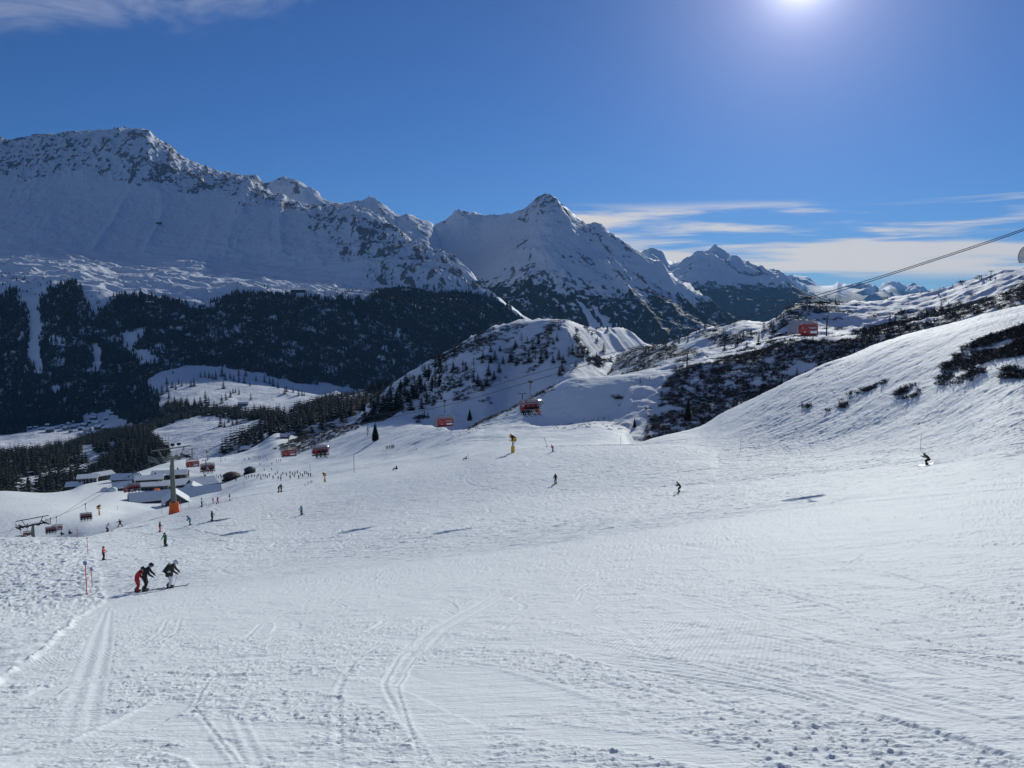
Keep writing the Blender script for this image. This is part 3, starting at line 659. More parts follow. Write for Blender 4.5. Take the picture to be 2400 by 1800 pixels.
oS = structure(layer_mesh(LS, 'distant_range', [SNOW_FAR], {'rock': np.clip(.3+fbm(X/300, Y/300, 4, 543)*.7, 0, .7), 'forest': np.clip(.28+sstep(668, 700, LS.PY)*.5+fbm(X/400, Y/300, 4, 545)*.5, 0, .65)}))

# --- ground sheet far below everything, out to the horizon
gm = np_mesh('far_ground', np.array([(-60000, -500, -700), (60000, -500, -700), (60000, 80000, -700), (-60000, 80000, -700)]), np.array([[0, 1, 2, 3]]), [SNOW_FAR])
og = structure(bpy.data.objects.new('far_ground', gm)); COL.objects.link(og)
# ------------------------------------------------------------------ vegetation
def snowy(name, base, base2, snow_amt, vs):
    m, nt, b = new_mat(name); N = nt.nodes; L = nt.links
    b.inputs['Roughness'].default_value = 0.85; b.inputs['Specular IOR Level'].default_value = 0.15
    tc = N.new('ShaderNodeTexCoord'); n = N.new('ShaderNodeTexNoise'); n.inputs['Scale'].default_value = vs; n.inputs['Detail'].default_value = 4
    L.new(tc.outputs['Object'], n.inputs['Vector'])
    mx = N.new('ShaderNodeMixRGB'); mx.inputs[1].default_value = (*base, 1); mx.inputs[2].default_value = (*base2, 1)
    L.new(n.outputs[0], mx.inputs[0])
    g = N.new('ShaderNodeNewGeometry'); sp_ = N.new('ShaderNodeSeparateXYZ'); L.new(g.outputs['True Normal'], sp_.inputs[0])
    ab = N.new('ShaderNodeMath'); ab.operation = 'ABSOLUTE'; L.new(sp_.outputs[2], ab.inputs[0])
    n2 = N.new('ShaderNodeTexNoise'); n2.inputs['Scale'].default_value = vs*3.1; L.new(tc.outputs['Object'], n2.inputs['Vector'])
    mu = N.new('ShaderNodeMath'); mu.operation = 'MULTIPLY'; L.new(ab.outputs[0], mu.inputs[0]); L.new(n2.outputs[0], mu.inputs[1])
    r = N.new('ShaderNodeMapRange'); r.inputs[1].default_value = .25; r.inputs[2].default_value = .45; r.inputs[4].default_value = snow_amt
    L.new(mu.outputs[0], r.inputs[0])
    m2 = N.new('ShaderNodeMixRGB'); L.new(r.outputs[0], m2.inputs[0]); L.new(mx.outputs[0], m2.inputs[1]); m2.inputs[2].default_value = (.75, .78, .83, 1)
    L.new(m2.outputs[0], b.inputs['Base Color'])
    return m
M_NEEDLE = snowy('spruce_needles', (.008, .016, .011), (.018, .028, .018), .02, .35)
M_FAR = snowy('far_forest', (.006, .012, .012), (.065, .080, .078), .22, .011)
M_BARK = simple('bark', (.07, .05, .04), .9, var=.3)
M_SCRUB = snowy('alder_scrub', (.016, .013, .011), (.065, .050, .038), .32, .4)
M_PINE = snowy('mountain_pine', (.008, .015, .010), (.035, .042, .026), .30, .4)
rt = np.random.RandomState(5)

def crown_arrays(tiers, br, rr, droop=.35, lean=0.0):
    """unit conifer: height 1, foliage as drooping jagged sprays; returns verts, quads"""
    V = []; F = []
    for t in range(tiers):
        u = t/(tiers-1)
        z = .10+.86*u**.92
        R = .20*(1-u)**.85*(1+rr.uniform(-.12, .12))+.012
        nb = max(4, int(br*(1-u*.55)))
        a0 = rr.uniform(0, 6.28)
        for k in range(nb):
            a = a0+6.283*k/nb+rr.uniform(-.25, .25)
            r = R*rr.uniform(.68, 1.15); w = r*rr.uniform(.28, .42)+.006; dz = droop*r*rr.uniform(.6, 1.5)
            c, s = math.cos(a), math.sin(a); h = z+rr.uniform(-.01, .01)
            i = len(V)
            V += [(0, 0, h+.035), (c*r*.55-s*w, s*r*.55+c*w, h-dz*.35), (c*r, s*r, h-dz), (c*r*.55+s*w, s*r*.55-c*w, h-dz*.35)]
            F.append((i, i+1, i+2, i+3))
            if tiers > 6:
                i = len(V)
                V += [(c*r*.15, s*r*.15, h+.01), (c*r*.7, s*r*.7, h-dz*.4+.01), (c*r*.75, s*r*.75, h-dz*.6-.03), (c*r*.2, s*r*.2, h-.04)]
                F.append((i, i+1, i+2, i+3))
    return np.array(V, float), np.array(F, int)
def low_tree(rr):
    V = []; F = []
    for t in range(3):
        z0 = .06+.27*t; z1 = min(1.0, z0+.46); R = .17*(1-t*.27)
        a0 = rr.uniform(0, 6); n = 5
        for k in range(n):
            a = a0+6.283*k/n; b_ = a+6.283/n*1.15
            i = len(V); r1_ = R*rr.uniform(.7, 1.2); r2_ = R*rr.uniform(.7, 1.2)
            V += [(0, 0, z1), (math.cos(a)*r1_, math.sin(a)*r1_, z0+rr.uniform(-.03, .05)), (math.cos(b_)*r2_, math.sin(b_)*r2_, z0+rr.uniform(-.03, .05))]
            F.append((i, i+1, i+2))
    return np.array(V, float), np.array(F, int)
def bush_arrays(rr, n=46):
    V = []; F = []
    for k in range(n):
        a = rr.uniform(0, 6.28); e = rr.uniform(.1, 1.4); r = rr.uniform(.25, 1.0)
        d = np.array([math.cos(a)*math.cos(e), math.sin(a)*math.cos(e), math.sin(e)*.8])
        c = d*r*np.array([1, 1, .8]); u = (d+rr.normal(size=3)*.45)*rr.uniform(.12, .30); w = np.cross(d, rr.normal(size=3)); w = w/np.linalg.norm(w)*rr.uniform(.02, .09)
        i = len(V)
        V += [tuple(c-u), tuple(c+w), tuple(c+u*1.2), tuple(c-w)]; F.append((i, i+1, i+2, i+3))
    return np.array(V, float), np.array(F, int)

def replicate(name, protos, pts, hs, wx, mat, rr):
    """one mesh of many scattered small plants"""
    Vs = []; Fs = []; off = 0
    which = rr.randint(0, len(protos), len(pts)); ang = rr.uniform(0, 6.283, len(pts))
    for k, (V, F) in enumerate(protos):
        s = which == k
        if not s.any(): continue
        c, sn = np.cos(ang[s])[:, None], np.sin(ang[s])[:, None]; h = hs[s][:, None]; w = h*wx[s][:, None]
        x = (V[:, 0]*c-V[:, 1]*sn)*w+pts[s][:, 0:1]; y = (V[:, 0]*sn+V[:, 1]*c)*w+pts[s][:, 1:2]; z = V[:, 2]*h+pts[s][:, 2:3]
        Vs.append(np.stack([x, y, z], -1).reshape(-1, 3))
        n = s.sum(); Fs.append((F[None]+(np.arange(n)*len(V))[:, None, None]+off).reshape(-1, F.shape[1])); off += n*len(V)
    me = np_mesh(name, np.concatenate(Vs), np.concatenate(Fs), [mat], smooth=False)
    o = bpy.data.objects.new(name, me); COL.objects.link(o); o['kind'] = 'stuff'
    return o
def sample_layer(Lr, mask, n, rr):
    X, Y, Z = Lr.X, Lr.Y, Lr.Z
    ax = X[:-1, 1:]-X[:-1, :-1]; ay = Y[1:, :-1]-Y[:-1, :-1]
    w = np.abs(ax*ay)*(mask[:-1, :-1] > 0)*mask[:-1, :-1]
    p = w.ravel(); p = p/p.sum()
    k = rr.choice(len(p), n, p=p); i, j = np.unravel_index(k, w.shape)
    u = rr.uniform(0, 1, n); v = rr.uniform(0, 1, n)
    out = []
    for Q in (X, Y, Z):
        out.append(Q[i, j]*(1-u)*(1-v)+Q[i, j+1]*u*(1-v)+Q[i+1, j]*(1-u)*v+Q[i+1, j+1]*u*v)
    return np.stack(out, -1)
LOW = [low_tree(rt) for _ in range(5)]
MID = [crown_arrays(6, 7, rt) for _ in range(4)]
# forest on the slopes below the terrace
fo = forest*(1+.0*LV.X)
pts = sample_layer(LV, fo, 34000, rt)
hs = rt.uniform(13, 26, len(pts)); replicate('forest', LOW, pts-np.array([0, 0, .5]), hs, rt.uniform(.9, 1.45, len(pts)), M_FAR, rt)
# sparse trees above the timber line
sp_mask = poly_mask(LV, [(-100, 640), (60, 645), (240, 690), (470, 720), (560, 670), (700, 690), (830, 670), (900, 680), (900, 720), (0, 720)], 10, .01, 411)
pts = sample_layer(LV, sp_mask, 380, rt)
replicate('sparse_trees', LOW, pts, rt.uniform(7, 15, len(pts)), rt.uniform(1.0, 1.6, len(pts)), M_FAR, rt)['kind'] = 'stuff'
# woods around the valley, closer
F2 = [[(-200, 1230), (-200, 1080), (60, 1060), (150, 1047), (200, 1030), (250, 1017), (325, 1004), (348, 1018), (380, 1050), (400, 1075), (385, 1120), (200, 1180)],
      [(330, 1000), (372, 968), (385, 946), (480, 952), (520, 962), (600, 968), (660, 974), (640, 990), (560, 986), (480, 976), (420, 984), (350, 1010)],
      [(515, 1068), (525, 1040), (560, 1018), (620, 1000), (700, 962), (760, 942), (850, 930), (930, 925), (1000, 915), (1010, 960), (950, 985), (830, 1000), (700, 1035), (600, 1060)]]
f2 = np.zeros_like(LV.X)
for k, pl in enumerate(F2): f2 = np.maximum(f2, poly_mask(LV, pl, 6, .03, 420+k))
for pl in ([(36, 1150), (55, 1124), (110, 1106), (170, 1096), (203, 1088), (236, 1060), (256, 1062), (222, 1098), (110, 1122), (75, 1150)], [(186, 1046), (215, 1040), (226, 1076), (200, 1084)], [(252, 1040), (276, 1038), (276, 1048), (252, 1050)]):
    f2 = f2*(1-poly_mask(LV, pl, 2, .03, 431))
f2 *= LV.PY > 915
P2 = sample_layer(LV, f2, 9500, rt)
H2 = rt.uniform(13, 23, len(P2))
px2, py2 = proj(P2[:, 0], P2[:, 1], P2[:, 2])
size2 = H2/P2[:, 1]
# the ones along the near edge of the woods stand out one by one
vis = (px2 > 0) & (px2 < 1000)
cand = np.where(vis & (size2 > np.quantile(size2, .90)))[0][:70]
keep = np.ones(len(P2), bool); keep[cand] = False
replicate('valley_woods', MID, P2[keep], H2[keep], rt.uniform(1.3, 1.9, keep.sum()), M_NEEDLE, rt)

# individual trees: one proto of each shape, copied
def np_obj(name, V, F, mat, parent=None, smooth=False):
    me = np_mesh(name, V, F, [mat] if not isinstance(mat, (list, tuple)) else mat, smooth)
    o = bpy.data.objects.new(name, me); COL.objects.link(o)
    if parent: o.parent = parent
    return o
def trunk_mesh():
    n = 6; V = []; F = []
    for k, (z, r) in enumerate([(-.03, .018), (.3, .013), (.75, .006), (.97, .001)]):
        V += [(r*math.cos(6.283*i/n), r*math.sin(6.283*i/n), z) for i in range(n)]
    for k in range(3):
        F += [(k*n+i, k*n+(i+1) % n, (k+1)*n+(i+1) % n, (k+1)*n+i) for i in range(n)]
    return np_mesh('trunk', np.array(V), np.array(F), [M_BARK], True)
TRUNK = trunk_mesh()
CROWN_HI = [np_mesh('crown', *crown_arrays(22, 15, rt), [M_NEEDLE], False) for _ in range(3)]
CROWN_MD = [np_mesh('crown', *crown_arrays(9, 9, rt), [M_NEEDLE], False) for _ in range(5)]
def larch_arrays(rr):
    V = []; F = []
    for t in range(110):
        u = rr.uniform(0.08, 1); a = rr.uniform(0, 6.28); r = .17*(1-u)**.7*rr.uniform(.5, 1.1)+.01; z = u
        c, s = math.cos(a), math.sin(a); i = len(V); w = .0035
        V += [(0, 0, z-.02), (c*r, s*r, z+.03*rr.uniform(-.5, 1)), (c*r-s*w*1.5, s*r+c*w*1.5, z+.01), (-s*w, c*w, z-.03)]
        F.append((i, i+1, i+2, i+3))
    return np.array(V), np.array(F)
CROWN_LARCH = [np_mesh('crown', *larch_arrays(rt), [simple('larch_twigs', (.10, .075, .06), .9)], False) for _ in range(2)]
def tree(loc, h, label, group=None, kind='md', w=1.0, cat='spruce tree', name='spruce_tree'):
    e = bpy.data.objects.new(name, None); COL.objects.link(e)
    e.location = loc; e.rotation_euler.z = rt.uniform(0, 6.28); e.scale = (h*w, h*w, h)
    e['label'] = label; e['category'] = cat
    if group: e['group'] = group
    me = {'md': CROWN_MD, 'hi': CROWN_HI, 'larch': CROWN_LARCH}[kind]
    for nm, m in (('crown', me[rt.randint(len(me))]), ('trunk', TRUNK)):
        c = bpy.data.objects.new(nm, m); c.parent = e; COL.objects.link(c)
    return e
for k in cand:
    tree(P2[k], H2[k], 'dark spruce at the near edge of the valley woods left of the lift station', 'spruces along the near edge of the valley woods', w=rt.uniform(.9, 1.25))
def tree_px(Lr, px, py, hpx, label, group=None, kind='md', w=1.0, **kw):
    p = hit(Lr, px, py); h = hpx/1800*p.y
    p.z -= .2
    return tree(p, h, label, group, kind, w, **kw)
tree_px(LA, 880, 1032, 45, 'large dark green spruce standing alone on the snow bank below the lift', kind='hi', w=1.25)
tree_px(LA, 1101, 984, 28, 'small lone spruce on the shaded snowfield left of the approaching chair', kind='hi', w=1.1) if False else tree_px(LK, 1101, 984, 28, 'small lone spruce on the shaded snowfield left of the approaching chair', kind='hi', w=1.15)
tree_px(LA, 1487, 1016, 38, 'pointed spruce at the lower left corner of the dark scrub slope', kind='hi', w=1.25)
tree_px(LA, 862, 1022, 30, 'bare brown larch just left of the large lone spruce', kind='larch', w=1.6, cat='larch tree', name='larch_tree')
tree_px(LR, 1612, 985, 55, 'tall dark spruce in the middle of the shaded scrub slope', kind='hi', w=1.1)
tree_px(LR, 2002, 846, 34, 'dark spruce poking up behind the edge of the right-hand piste', kind='hi', w=1.2)
tree_px(LR, 1868, 885, 26, 'short spruce half hidden behind the right-hand piste edge', kind='md', w=1.3)
tree_px(LR, 1832, 905, 30, 'broad low spruce left of the other one behind the piste edge', kind='md', w=1.3)
tree_px(LK, 1297, 912, 17, 'leftmost of three small spruces along the rim above the shaded slope', kind='md', w=1.2)
tree_px(LK, 1312, 915, 24, 'tallest of three small spruces along the rim above the shaded slope', kind='md', w=1.2)
tree_px(LK, 1331, 903, 12, 'smallest rightmost of three small spruces along the rim above the shaded slope', kind='md', w=1.3)
for i, (x, y, h) in enumerate([(995, 978, 20), (1003, 980, 18), (990, 979, 16)]):
    tree_px(LK, x, y, h, ['left spruce', 'right spruce', 'lowest spruce'][(2, 1, 0).index(i) if False else (0 if i == 0 else (1 if i == 1 else 2))]+' of the little clump on the sunlit strip by the bushes', 'clump of spruces on the sunlit strip', w=1.2)
for (x, y, h) in [(1500, 905, 26), (1522, 908, 28)]:
    tree_px(LA, x, y, h, ('left' if x < 1510 else 'right')+' of two bare pale larches above the white path', 'two larches by the white path', kind='larch', w=1.2, cat='larch tree', name='larch_tree')
# knoll
kn = [(1208, 812, 16), (1222, 800, 20), (1236, 806, 18), (1248, 818, 22), (1262, 806, 18), (1275, 795, 16), (1285, 802, 22), (1296, 806, 14), (1305, 798, 16), (1240, 850, 24), (1255, 842, 24), (1268, 850, 28), (1281, 840, 22), (1196, 848, 24), (1179, 852, 18), (1160, 842, 22), (1150, 850, 18), (1210, 856, 16), (1226, 855, 16), (1310, 842, 24), (1320, 850, 20), (1333, 836, 24), (1342, 830, 24), (1355, 836, 22), (1366, 838, 26), (1378, 830, 18), (1318, 868, 20), (1312, 880, 22), (1296, 850, 18), (1400, 800, 12), (1424, 774, 12), (1336, 790, 10), (1290, 776, 12), (1310, 772, 10), (1130, 850, 16), (1110, 858, 20), (1085, 872, 28), (1062, 866, 20), (1046, 872, 24), (1020, 884, 24), (1004, 892, 26), (1096, 892, 22), (1110, 895, 26), (1120, 905, 30), (1145, 880, 26), (1158, 888, 20), (1170, 872, 22), (1030, 905, 26), (1012, 915, 30), (1042, 912, 20), (985, 920, 22), (970, 935, 28), (955, 942, 30), (940, 945, 26), (1000, 940, 26), (1015, 950, 24), (988, 958, 30), (962, 962, 34), (930, 965, 50), (945, 968, 30), (915, 968, 40), (900, 962, 36), (1080, 905, 22), (1064, 910, 20), (1130, 915, 22), (1142, 905, 24), (1092, 868, 20), (1150, 824, 16), (1132, 838, 16), (1172, 822, 14), (1415, 825, 22), (1398, 838, 14), (1432, 846, 14), (1350, 858, 14), (1020, 860, 18), (1040, 842, 14), (1065, 832, 14), (1090, 820, 12), (1120, 806, 14), (1150, 790, 12), (990, 870, 18), (960, 895, 20), (940, 910, 22), (915, 925, 24), (885, 945, 26), (870, 955, 28), (855, 962, 26), (878, 962, 30)]
rk_ = np.random.RandomState(12)
for _ in range(46):
    t_ = rk_.uniform(0, 1); bx = 850+t_*190; kn.append((bx, 985-t_*115+rk_.uniform(-22, 30), rk_.uniform(20, 32)))
for (x, y, h) in kn:
    side = 'upper right flank' if x > 1290 else ('middle of the shaded face' if x > 1120 else 'lower left flank')
    tree_px(LK, x, y, h*1.1, 'small dark spruce on the %s of the knoll' % side, 'spruces on the %s of the knoll' % side, 'md' if rt.rand() < .8 else 'larch', rt.uniform(1.5, 2.1))
# right hill
rh = [(1808, 722+40, 14), (1835, 766, 34), (1812, 778, 30), (1790, 776, 26), (1760, 790, 24), (1742, 800, 28), (1728, 806, 24), (1778, 806, 30), (1750, 815, 20), (1722, 752, 8), (1752, 750, 10), (1652, 770, 16), (1640, 775, 14), (1632, 782, 12), (1612, 800, 18), (1606, 794, 14), (1520, 832, 22), (1514, 826, 14), (1505, 840, 12), (1450, 842, 12), (2205, 735, 34), (2222, 730, 26), (2190, 738, 24), (2085, 760, 28), (2098, 752, 20), (1905, 798, 14), (1958, 705, 14), (1966, 706, 10), (2080, 700, 10), (2200, 690, 9), (2300, 655, 12), (2232, 672, 8), (2006, 716, 10), (1698, 820, 20), (1580, 800, 16), (1592, 805, 18), (2320, 655, 9), (1560, 812, 22)]
for (x, y, h) in rh:
    side = 'skyline' if y < 710 else ('sunlit snow patches' if y < 770 or x > 2000 else 'dark left shoulder')
    tree_px(LR, x, y, h, 'small spruce on the %s of the right-hand hill' % side, 'spruces on the %s of the right-hand hill' % side, 'md', rt.uniform(1.1, 1.5))
# meadow in the valley
md = [(391, 900, 20), (392, 918, 24), (380, 925, 26), (370, 935, 30), (404, 908, 18), (412, 912, 16), (419, 900, 14), (396, 932, 18), (426, 905, 14), (455, 905, 22), (448, 905, 18), (470, 885, 16), (480, 884, 18), (490, 886, 18), (498, 888, 16), (506, 890, 24), (520, 882, 26), (528, 890, 20), (540, 888, 16), (524, 910, 20), (548, 892, 18), (560, 895, 20), (572, 898, 24), (586, 905, 14), (546, 922, 14), (552, 920, 12), (560, 925, 18), (540, 932, 20), (530, 938, 22), (520, 945, 20), (588, 938, 20), (482, 945, 34), (470, 950, 24), (490, 952, 24), (456, 950, 22), (440, 952, 24), (425, 950, 22), (410, 950, 24), (396, 950, 24), (502, 955, 20), (668, 922, 20), (672, 918, 16), (687, 920, 14), (700, 928, 18), (708, 928, 16), (713, 928, 14), (640, 905, 24), (652, 910, 20), (620, 896, 22), (632, 900, 20), (517, 1000, 34), (526, 1002, 18), (545, 996, 18), (555, 994, 20), (562, 994, 14), (536, 990, 14), (405, 876, 10), (600, 893, 16), (576, 882, 20), (560, 880, 18)]
for (x, y, h) in md:
    where = 'on the sunlit meadow' if y < 940 else 'in the row below the meadow'
    tree_px(LV, x, y, h, 'dark spruce %s across the valley' % where, 'spruces %s across the valley' % where, 'md', rt.uniform(1.1, 1.6))

# scrub
BUSH = [bush_arrays(rt) for _ in range(6)]
def bushes(name, Lr, mask, n, lo, hi, mat, wx=(1.0, 1.6), sink=.15):
    p = sample_layer(Lr, mask, n, rt); h = rt.uniform(lo, hi, n)
    p[:, 2] -= sink*h
    return replicate(name, BUSH, p, h, rt.uniform(wx[0], wx[1], n), mat, rt)
mR = scrubR*(LR.Y < 420)
bushes('alder_scrub', LR, mR, 13000, .8, 2.0, M_SCRUB)
mR2 = scrubR*(LR.Y >= 400)
bushes('mountain_pine_scrub', LR, mR2, 7000, .9, 2.6, M_PINE)
kmask = np.zeros_like(LK.X)
for k, pl in enumerate([[(1095, 900), (1140, 905), (1160, 885), (1180, 890), (1150, 905), (1120, 925)], [(1030, 915), (1060, 905), (1100, 910), (1105, 930), (1060, 925)], [(1170, 852), (1110, 845), (1150, 835)], [(1180, 820), (1220, 810), (1290, 800), (1300, 830), (1250, 850), (1200, 860), (1190, 835)], [(1370, 838), (1400, 835), (1430, 845), (1400, 862), (1370, 855)], [(980, 925), (1010, 915), (1050, 930), (1010, 950), (985, 945)], [(1062, 925), (1100, 920), (1090, 945), (1060, 940)], [(820, 1010), (860, 955), (900, 918), (960, 880), (1000, 880), (980, 920), (940, 960), (900, 990)], [(1000, 850), (1050, 822), (1100, 795), (1150, 775), (1180, 775), (1160, 800), (1100, 825), (1040, 850)], [(960, 985), (980, 975), (1000, 980), (975, 992)], [(1120, 935), (1145, 930), (1150, 945), (1125, 945)], [(1340, 785), (1350, 780), (1355, 820), (1345, 825)]]):
    kmask = np.maximum(kmask, poly_mask(LK, pl, 9, .06, 600+k))
kmask = np.maximum(kmask, ((fbm(LK.X/16, LK.Y/16, 4, 615) > .16) & (LK.PY > 760) & (LK.PY < 930) & (LK.PX < 1400) & (LK.PY > 900-(LK.PX-1180)*.30-40*(LK.PX < 1180)-140) & (LK.PY < 985-(LK.PX-900)*.33)).astype(np.float32)*.7)
kmask = kmask*(fbm(LK.X/8, LK.Y/8, 3, 613) > -.25)
bushes('knoll_scrub', LK, kmask, 7600, 1.0, 2.6, M_PINE)
am = np.zeros_like(LA.X)
am = np.maximum(am, poly_mask(LA, [(1068, 1003), (1130, 975), (1200, 945), (1250, 925), (1290, 905), (1300, 915), (1240, 945), (1180, 970), (1100, 1005)], 3, .1, 621)*(LA.Y > 330))
am = np.maximum(am, poly_mask(LA, [(1430, 935), (1470, 900), (1520, 895), (1540, 915), (1500, 960), (1455, 975)], 8, .1, 623)*(LA.Y > 300)*(fbm(LA.X/5, LA.Y/5, 3, 3) > -.1))
am = np.maximum(am, poly_mask(LA, [(640, 1055), (680, 1030), (760, 1008), (840, 985), (880, 985), (800, 1020), (740, 1045), (700, 1062)], 6, .05, 625)*(LA.Y > 400)*.6)
bushes('slope_scrub', LA, am, 3200, .6, 1.9, M_SCRUB)
nm = np.zeros_like(LA.X)
nm = np.maximum(nm, poly_mask(LA, [(2190, 905), (2215, 860), (2260, 820), (2330, 785), (2420, 760), (2700, 680), (2700, 860), (2420, 890), (2380, 880), (2300, 893), (2230, 900)], 20, .12, 631))
nm = np.maximum(nm, poly_mask(LA, [(1880, 962), (1920, 948), (1985, 935), (2000, 905), (2080, 890), (2160, 885), (2230, 880), (2200, 925), (2120, 935), (2040, 950), (1960, 955)], 14, .15, 633)*(fbm(LA.X/3.2, LA.Y/3.2, 3, 635) > .10)*.55)
nm = nm*(fbm(LA.X/4, LA.Y/4, 3, 637) > -.24)*(LA.Y > 60)*(LA.Y < 175)
bushes('near_alder_scrub', LA, nm, 6000, .35, 1.15, M_SCRUB, (.9, 1.5))
em = poly_mask(LA, [(1500, 1040), (1560, 1018), (1640, 998), (1700, 962), (1800, 912), (1900, 865), (2000, 827), (2100, 787), (2100, 800), (1900, 880), (1700, 985), (1560, 1030)], 1, .1, 641)
# low twigs on the berm and along the run edge
tw = (poly_mask(LA, [(1290, 1000), (1340, 985), (1480, 975), (1490, 1010), (1300, 1012)], 6, .1, 643)+poly_mask(LA, [(1060, 1020), (1100, 1000), (1180, 968), (1200, 975), (1110, 1015)], 6, .1, 645))*(fbm(LA.X/2, LA.Y/2, 2, 647) > .25)
bushes('snowy_tufts', LA, np.clip(tw, 0, 1), 260, .3, .8, M_SCRUB)
# ------------------------------------------------------------------ small solid builder
class MB:
    def __init__(s): s.v = []; s.f = []; s.m = []
    def add(s, V, F, mi=0):
        o = len(s.v); s.v += [tuple(p) for p in V]; s.f += [tuple(i+o for i in f) for f in F]; s.m += [mi]*len(F); return s
    def box(s, c, d, R=None, mi=0, taper=1.0):
        x, y, z = d[0]/2, d[1]/2, d[2]/2
        V = [Vector((sx*x*(taper if sz > 0 else 1), sy*y*(taper if sz > 0 else 1), sz*z)) for sz in (-1, 1) for sy in (-1, 1) for sx in (-1, 1)]
        if R is not None: V = [R @ p for p in V]
        V = [p+Vector(c) for p in V]
        return s.add(V, [(0, 2, 3, 1), (4, 5, 7, 6), (0, 1, 5, 4), (2, 6, 7, 3), (0, 4, 6, 2), (1, 3, 7, 5)], mi)
    def tube(s, pts, r, n=6, mi=0, cap=True):
        pts = [Vector(p) for p in pts]; rs = r if isinstance(r, (list, tuple)) else [r]*len(pts)
        V = []; F = []
        for i, p in enumerate(pts):
            t = (pts[min(i+1, len(pts)-1)]-pts[max(i-1, 0)]).normalized()
            a = t.cross(Vector((0, 0, 1)) if abs(t.z) < .95 else Vector((1, 0, 0))).normalized(); b = t.cross(a)
            V += [p+(a*math.cos(6.2832*k/n)+b*math.sin(6.2832*k/n))*rs[i] for k in range(n)]
        for i in range(len(pts)-1):
            F += [(i*n+k, i*n+(k+1) % n, (i+1)*n+(k+1) % n, (i+1)*n+k) for k in range(n)]
        if cap: F += [tuple(range(n))[::-1], tuple((len(pts)-1)*n+k for k in range(n))]
        return s.add(V, F, mi)
    def ball(s, c, r, nu=8, nv=6, mi=0, sc=(1, 1, 1)):
        V = []; F = []
        for j in range(nv+1):
            p = math.pi*j/nv
            for k in range(nu):
                a = 6.2832*k/nu; V.append((c[0]+r*sc[0]*math.sin(p)*math.cos(a), c[1]+r*sc[1]*math.sin(p)*math.sin(a), c[2]+r*sc[2]*math.cos(p)))
        for j in range(nv): F += [(j*nu+k, (j+1)*nu+k, (j+1)*nu+(k+1) % nu, j*nu+(k+1) % nu) for k in range(nu)]
        return s.add(V, F, mi)
    def build(s, name, mats, parent=None, smooth=False):
        me = bpy.data.meshes.new(name); me.from_pydata(s.v, [], s.f)
        mats = mats if isinstance(mats, (list, tuple)) else [mats]
        for m in mats: me.materials.append(m)
        me.polygons.foreach_set('material_index', s.m)
        if smooth: me.polygons.foreach_set('use_smooth', [True]*len(s.f))
        me.update()
        o = bpy.data.objects.new(name, me); COL.objects.link(o)
        if parent: o.parent = parent
        return o
def empty(name, loc, label, cat, group=None, rz=0.0):
    e = bpy.data.objects.new(name, None); COL.objects.link(e); e.location = loc; e.rotation_euler.z = rz
    e['label'] = label; e['category'] = cat
    if group: e['group'] = group
    return e
def tag(o, label, cat, group=None):
    o['label'] = label; o['category'] = cat
    if group: o['group'] = group
    return o
def ground_z(Lr, x, y):
    z = -y*.25
    for _ in range(3):
        px, _y = proj(x, y, z)
        j = float(np.interp(px, Lr.xs, np.arange(len(Lr.xs)))); j = min(max(j, 0), len(Lr.xs)-1.001); j0 = int(j); f = j-j0
        Yc = Lr.Y[:, j0]*(1-f)+Lr.Y[:, j0+1]*f; Zc = Lr.Z[:, j0]*(1-f)+Lr.Z[:, j0+1]*f
        z = float(np.interp(y, Yc, Zc))
    return z
def at_ground(Lr, px, D):
    x = (px-1200)/1800*D*1.03
    for _ in range(4):
        z = ground_z(Lr, x, D); x = (px-1200)/1800*(D*CP-z*SP)
    return Vector((x, D, z))

C = {
 'black': simple('black_cloth', (.012, .012, .014), .8, var=.3), 'dark': simple('charcoal_cloth', (.03, .032, .036), .8, var=.2),
 'red': simple('red_cloth', (.45, .012, .025), .7, var=.15), 'bred': simple('bright_red_cloth', (.62, .04, .04), .7),
 'green': simple('green_cloth', (.02, .22, .06), .7), 'olive': simple('olive_cloth', (.035, .04, .022), .8, var=.2),
 'teal': simple('teal_cloth', (.02, .18, .24), .7), 'mint': simple('mint_cloth', (.20, .48, .50), .7),
 'white': simple('white_cloth', (.6, .63, .72), .7), 'orange': simple('orange_cloth', (.85, .13, .02), .7),
 'brown': simple('brown_cloth', (.06, .045, .04), .8), 'navy': simple('navy_cloth', (.02, .03, .08), .8),
 'grey': simple('grey_cloth', (.22, .23, .25), .8), 'beige': simple('beige_cloth', (.4, .36, .32), .8),
}
SKIN = simple('skin', (.55, .32, .24), .6); BOOT = simple('boot_plastic', (.03, .03, .035), .35)
HEL_W = simple('white_helmet', (.6, .62, .68), .3); HEL_B = simple('black_helmet', (.02, .02, .022), .3)
LENS = simple('goggle_lens', (.05, .04, .06), .1); SKIM = simple('ski_topsheet', (.05, .05, .06), .3); ALU = simple('pole_aluminium', (.25, .26, .28), .35, .8)

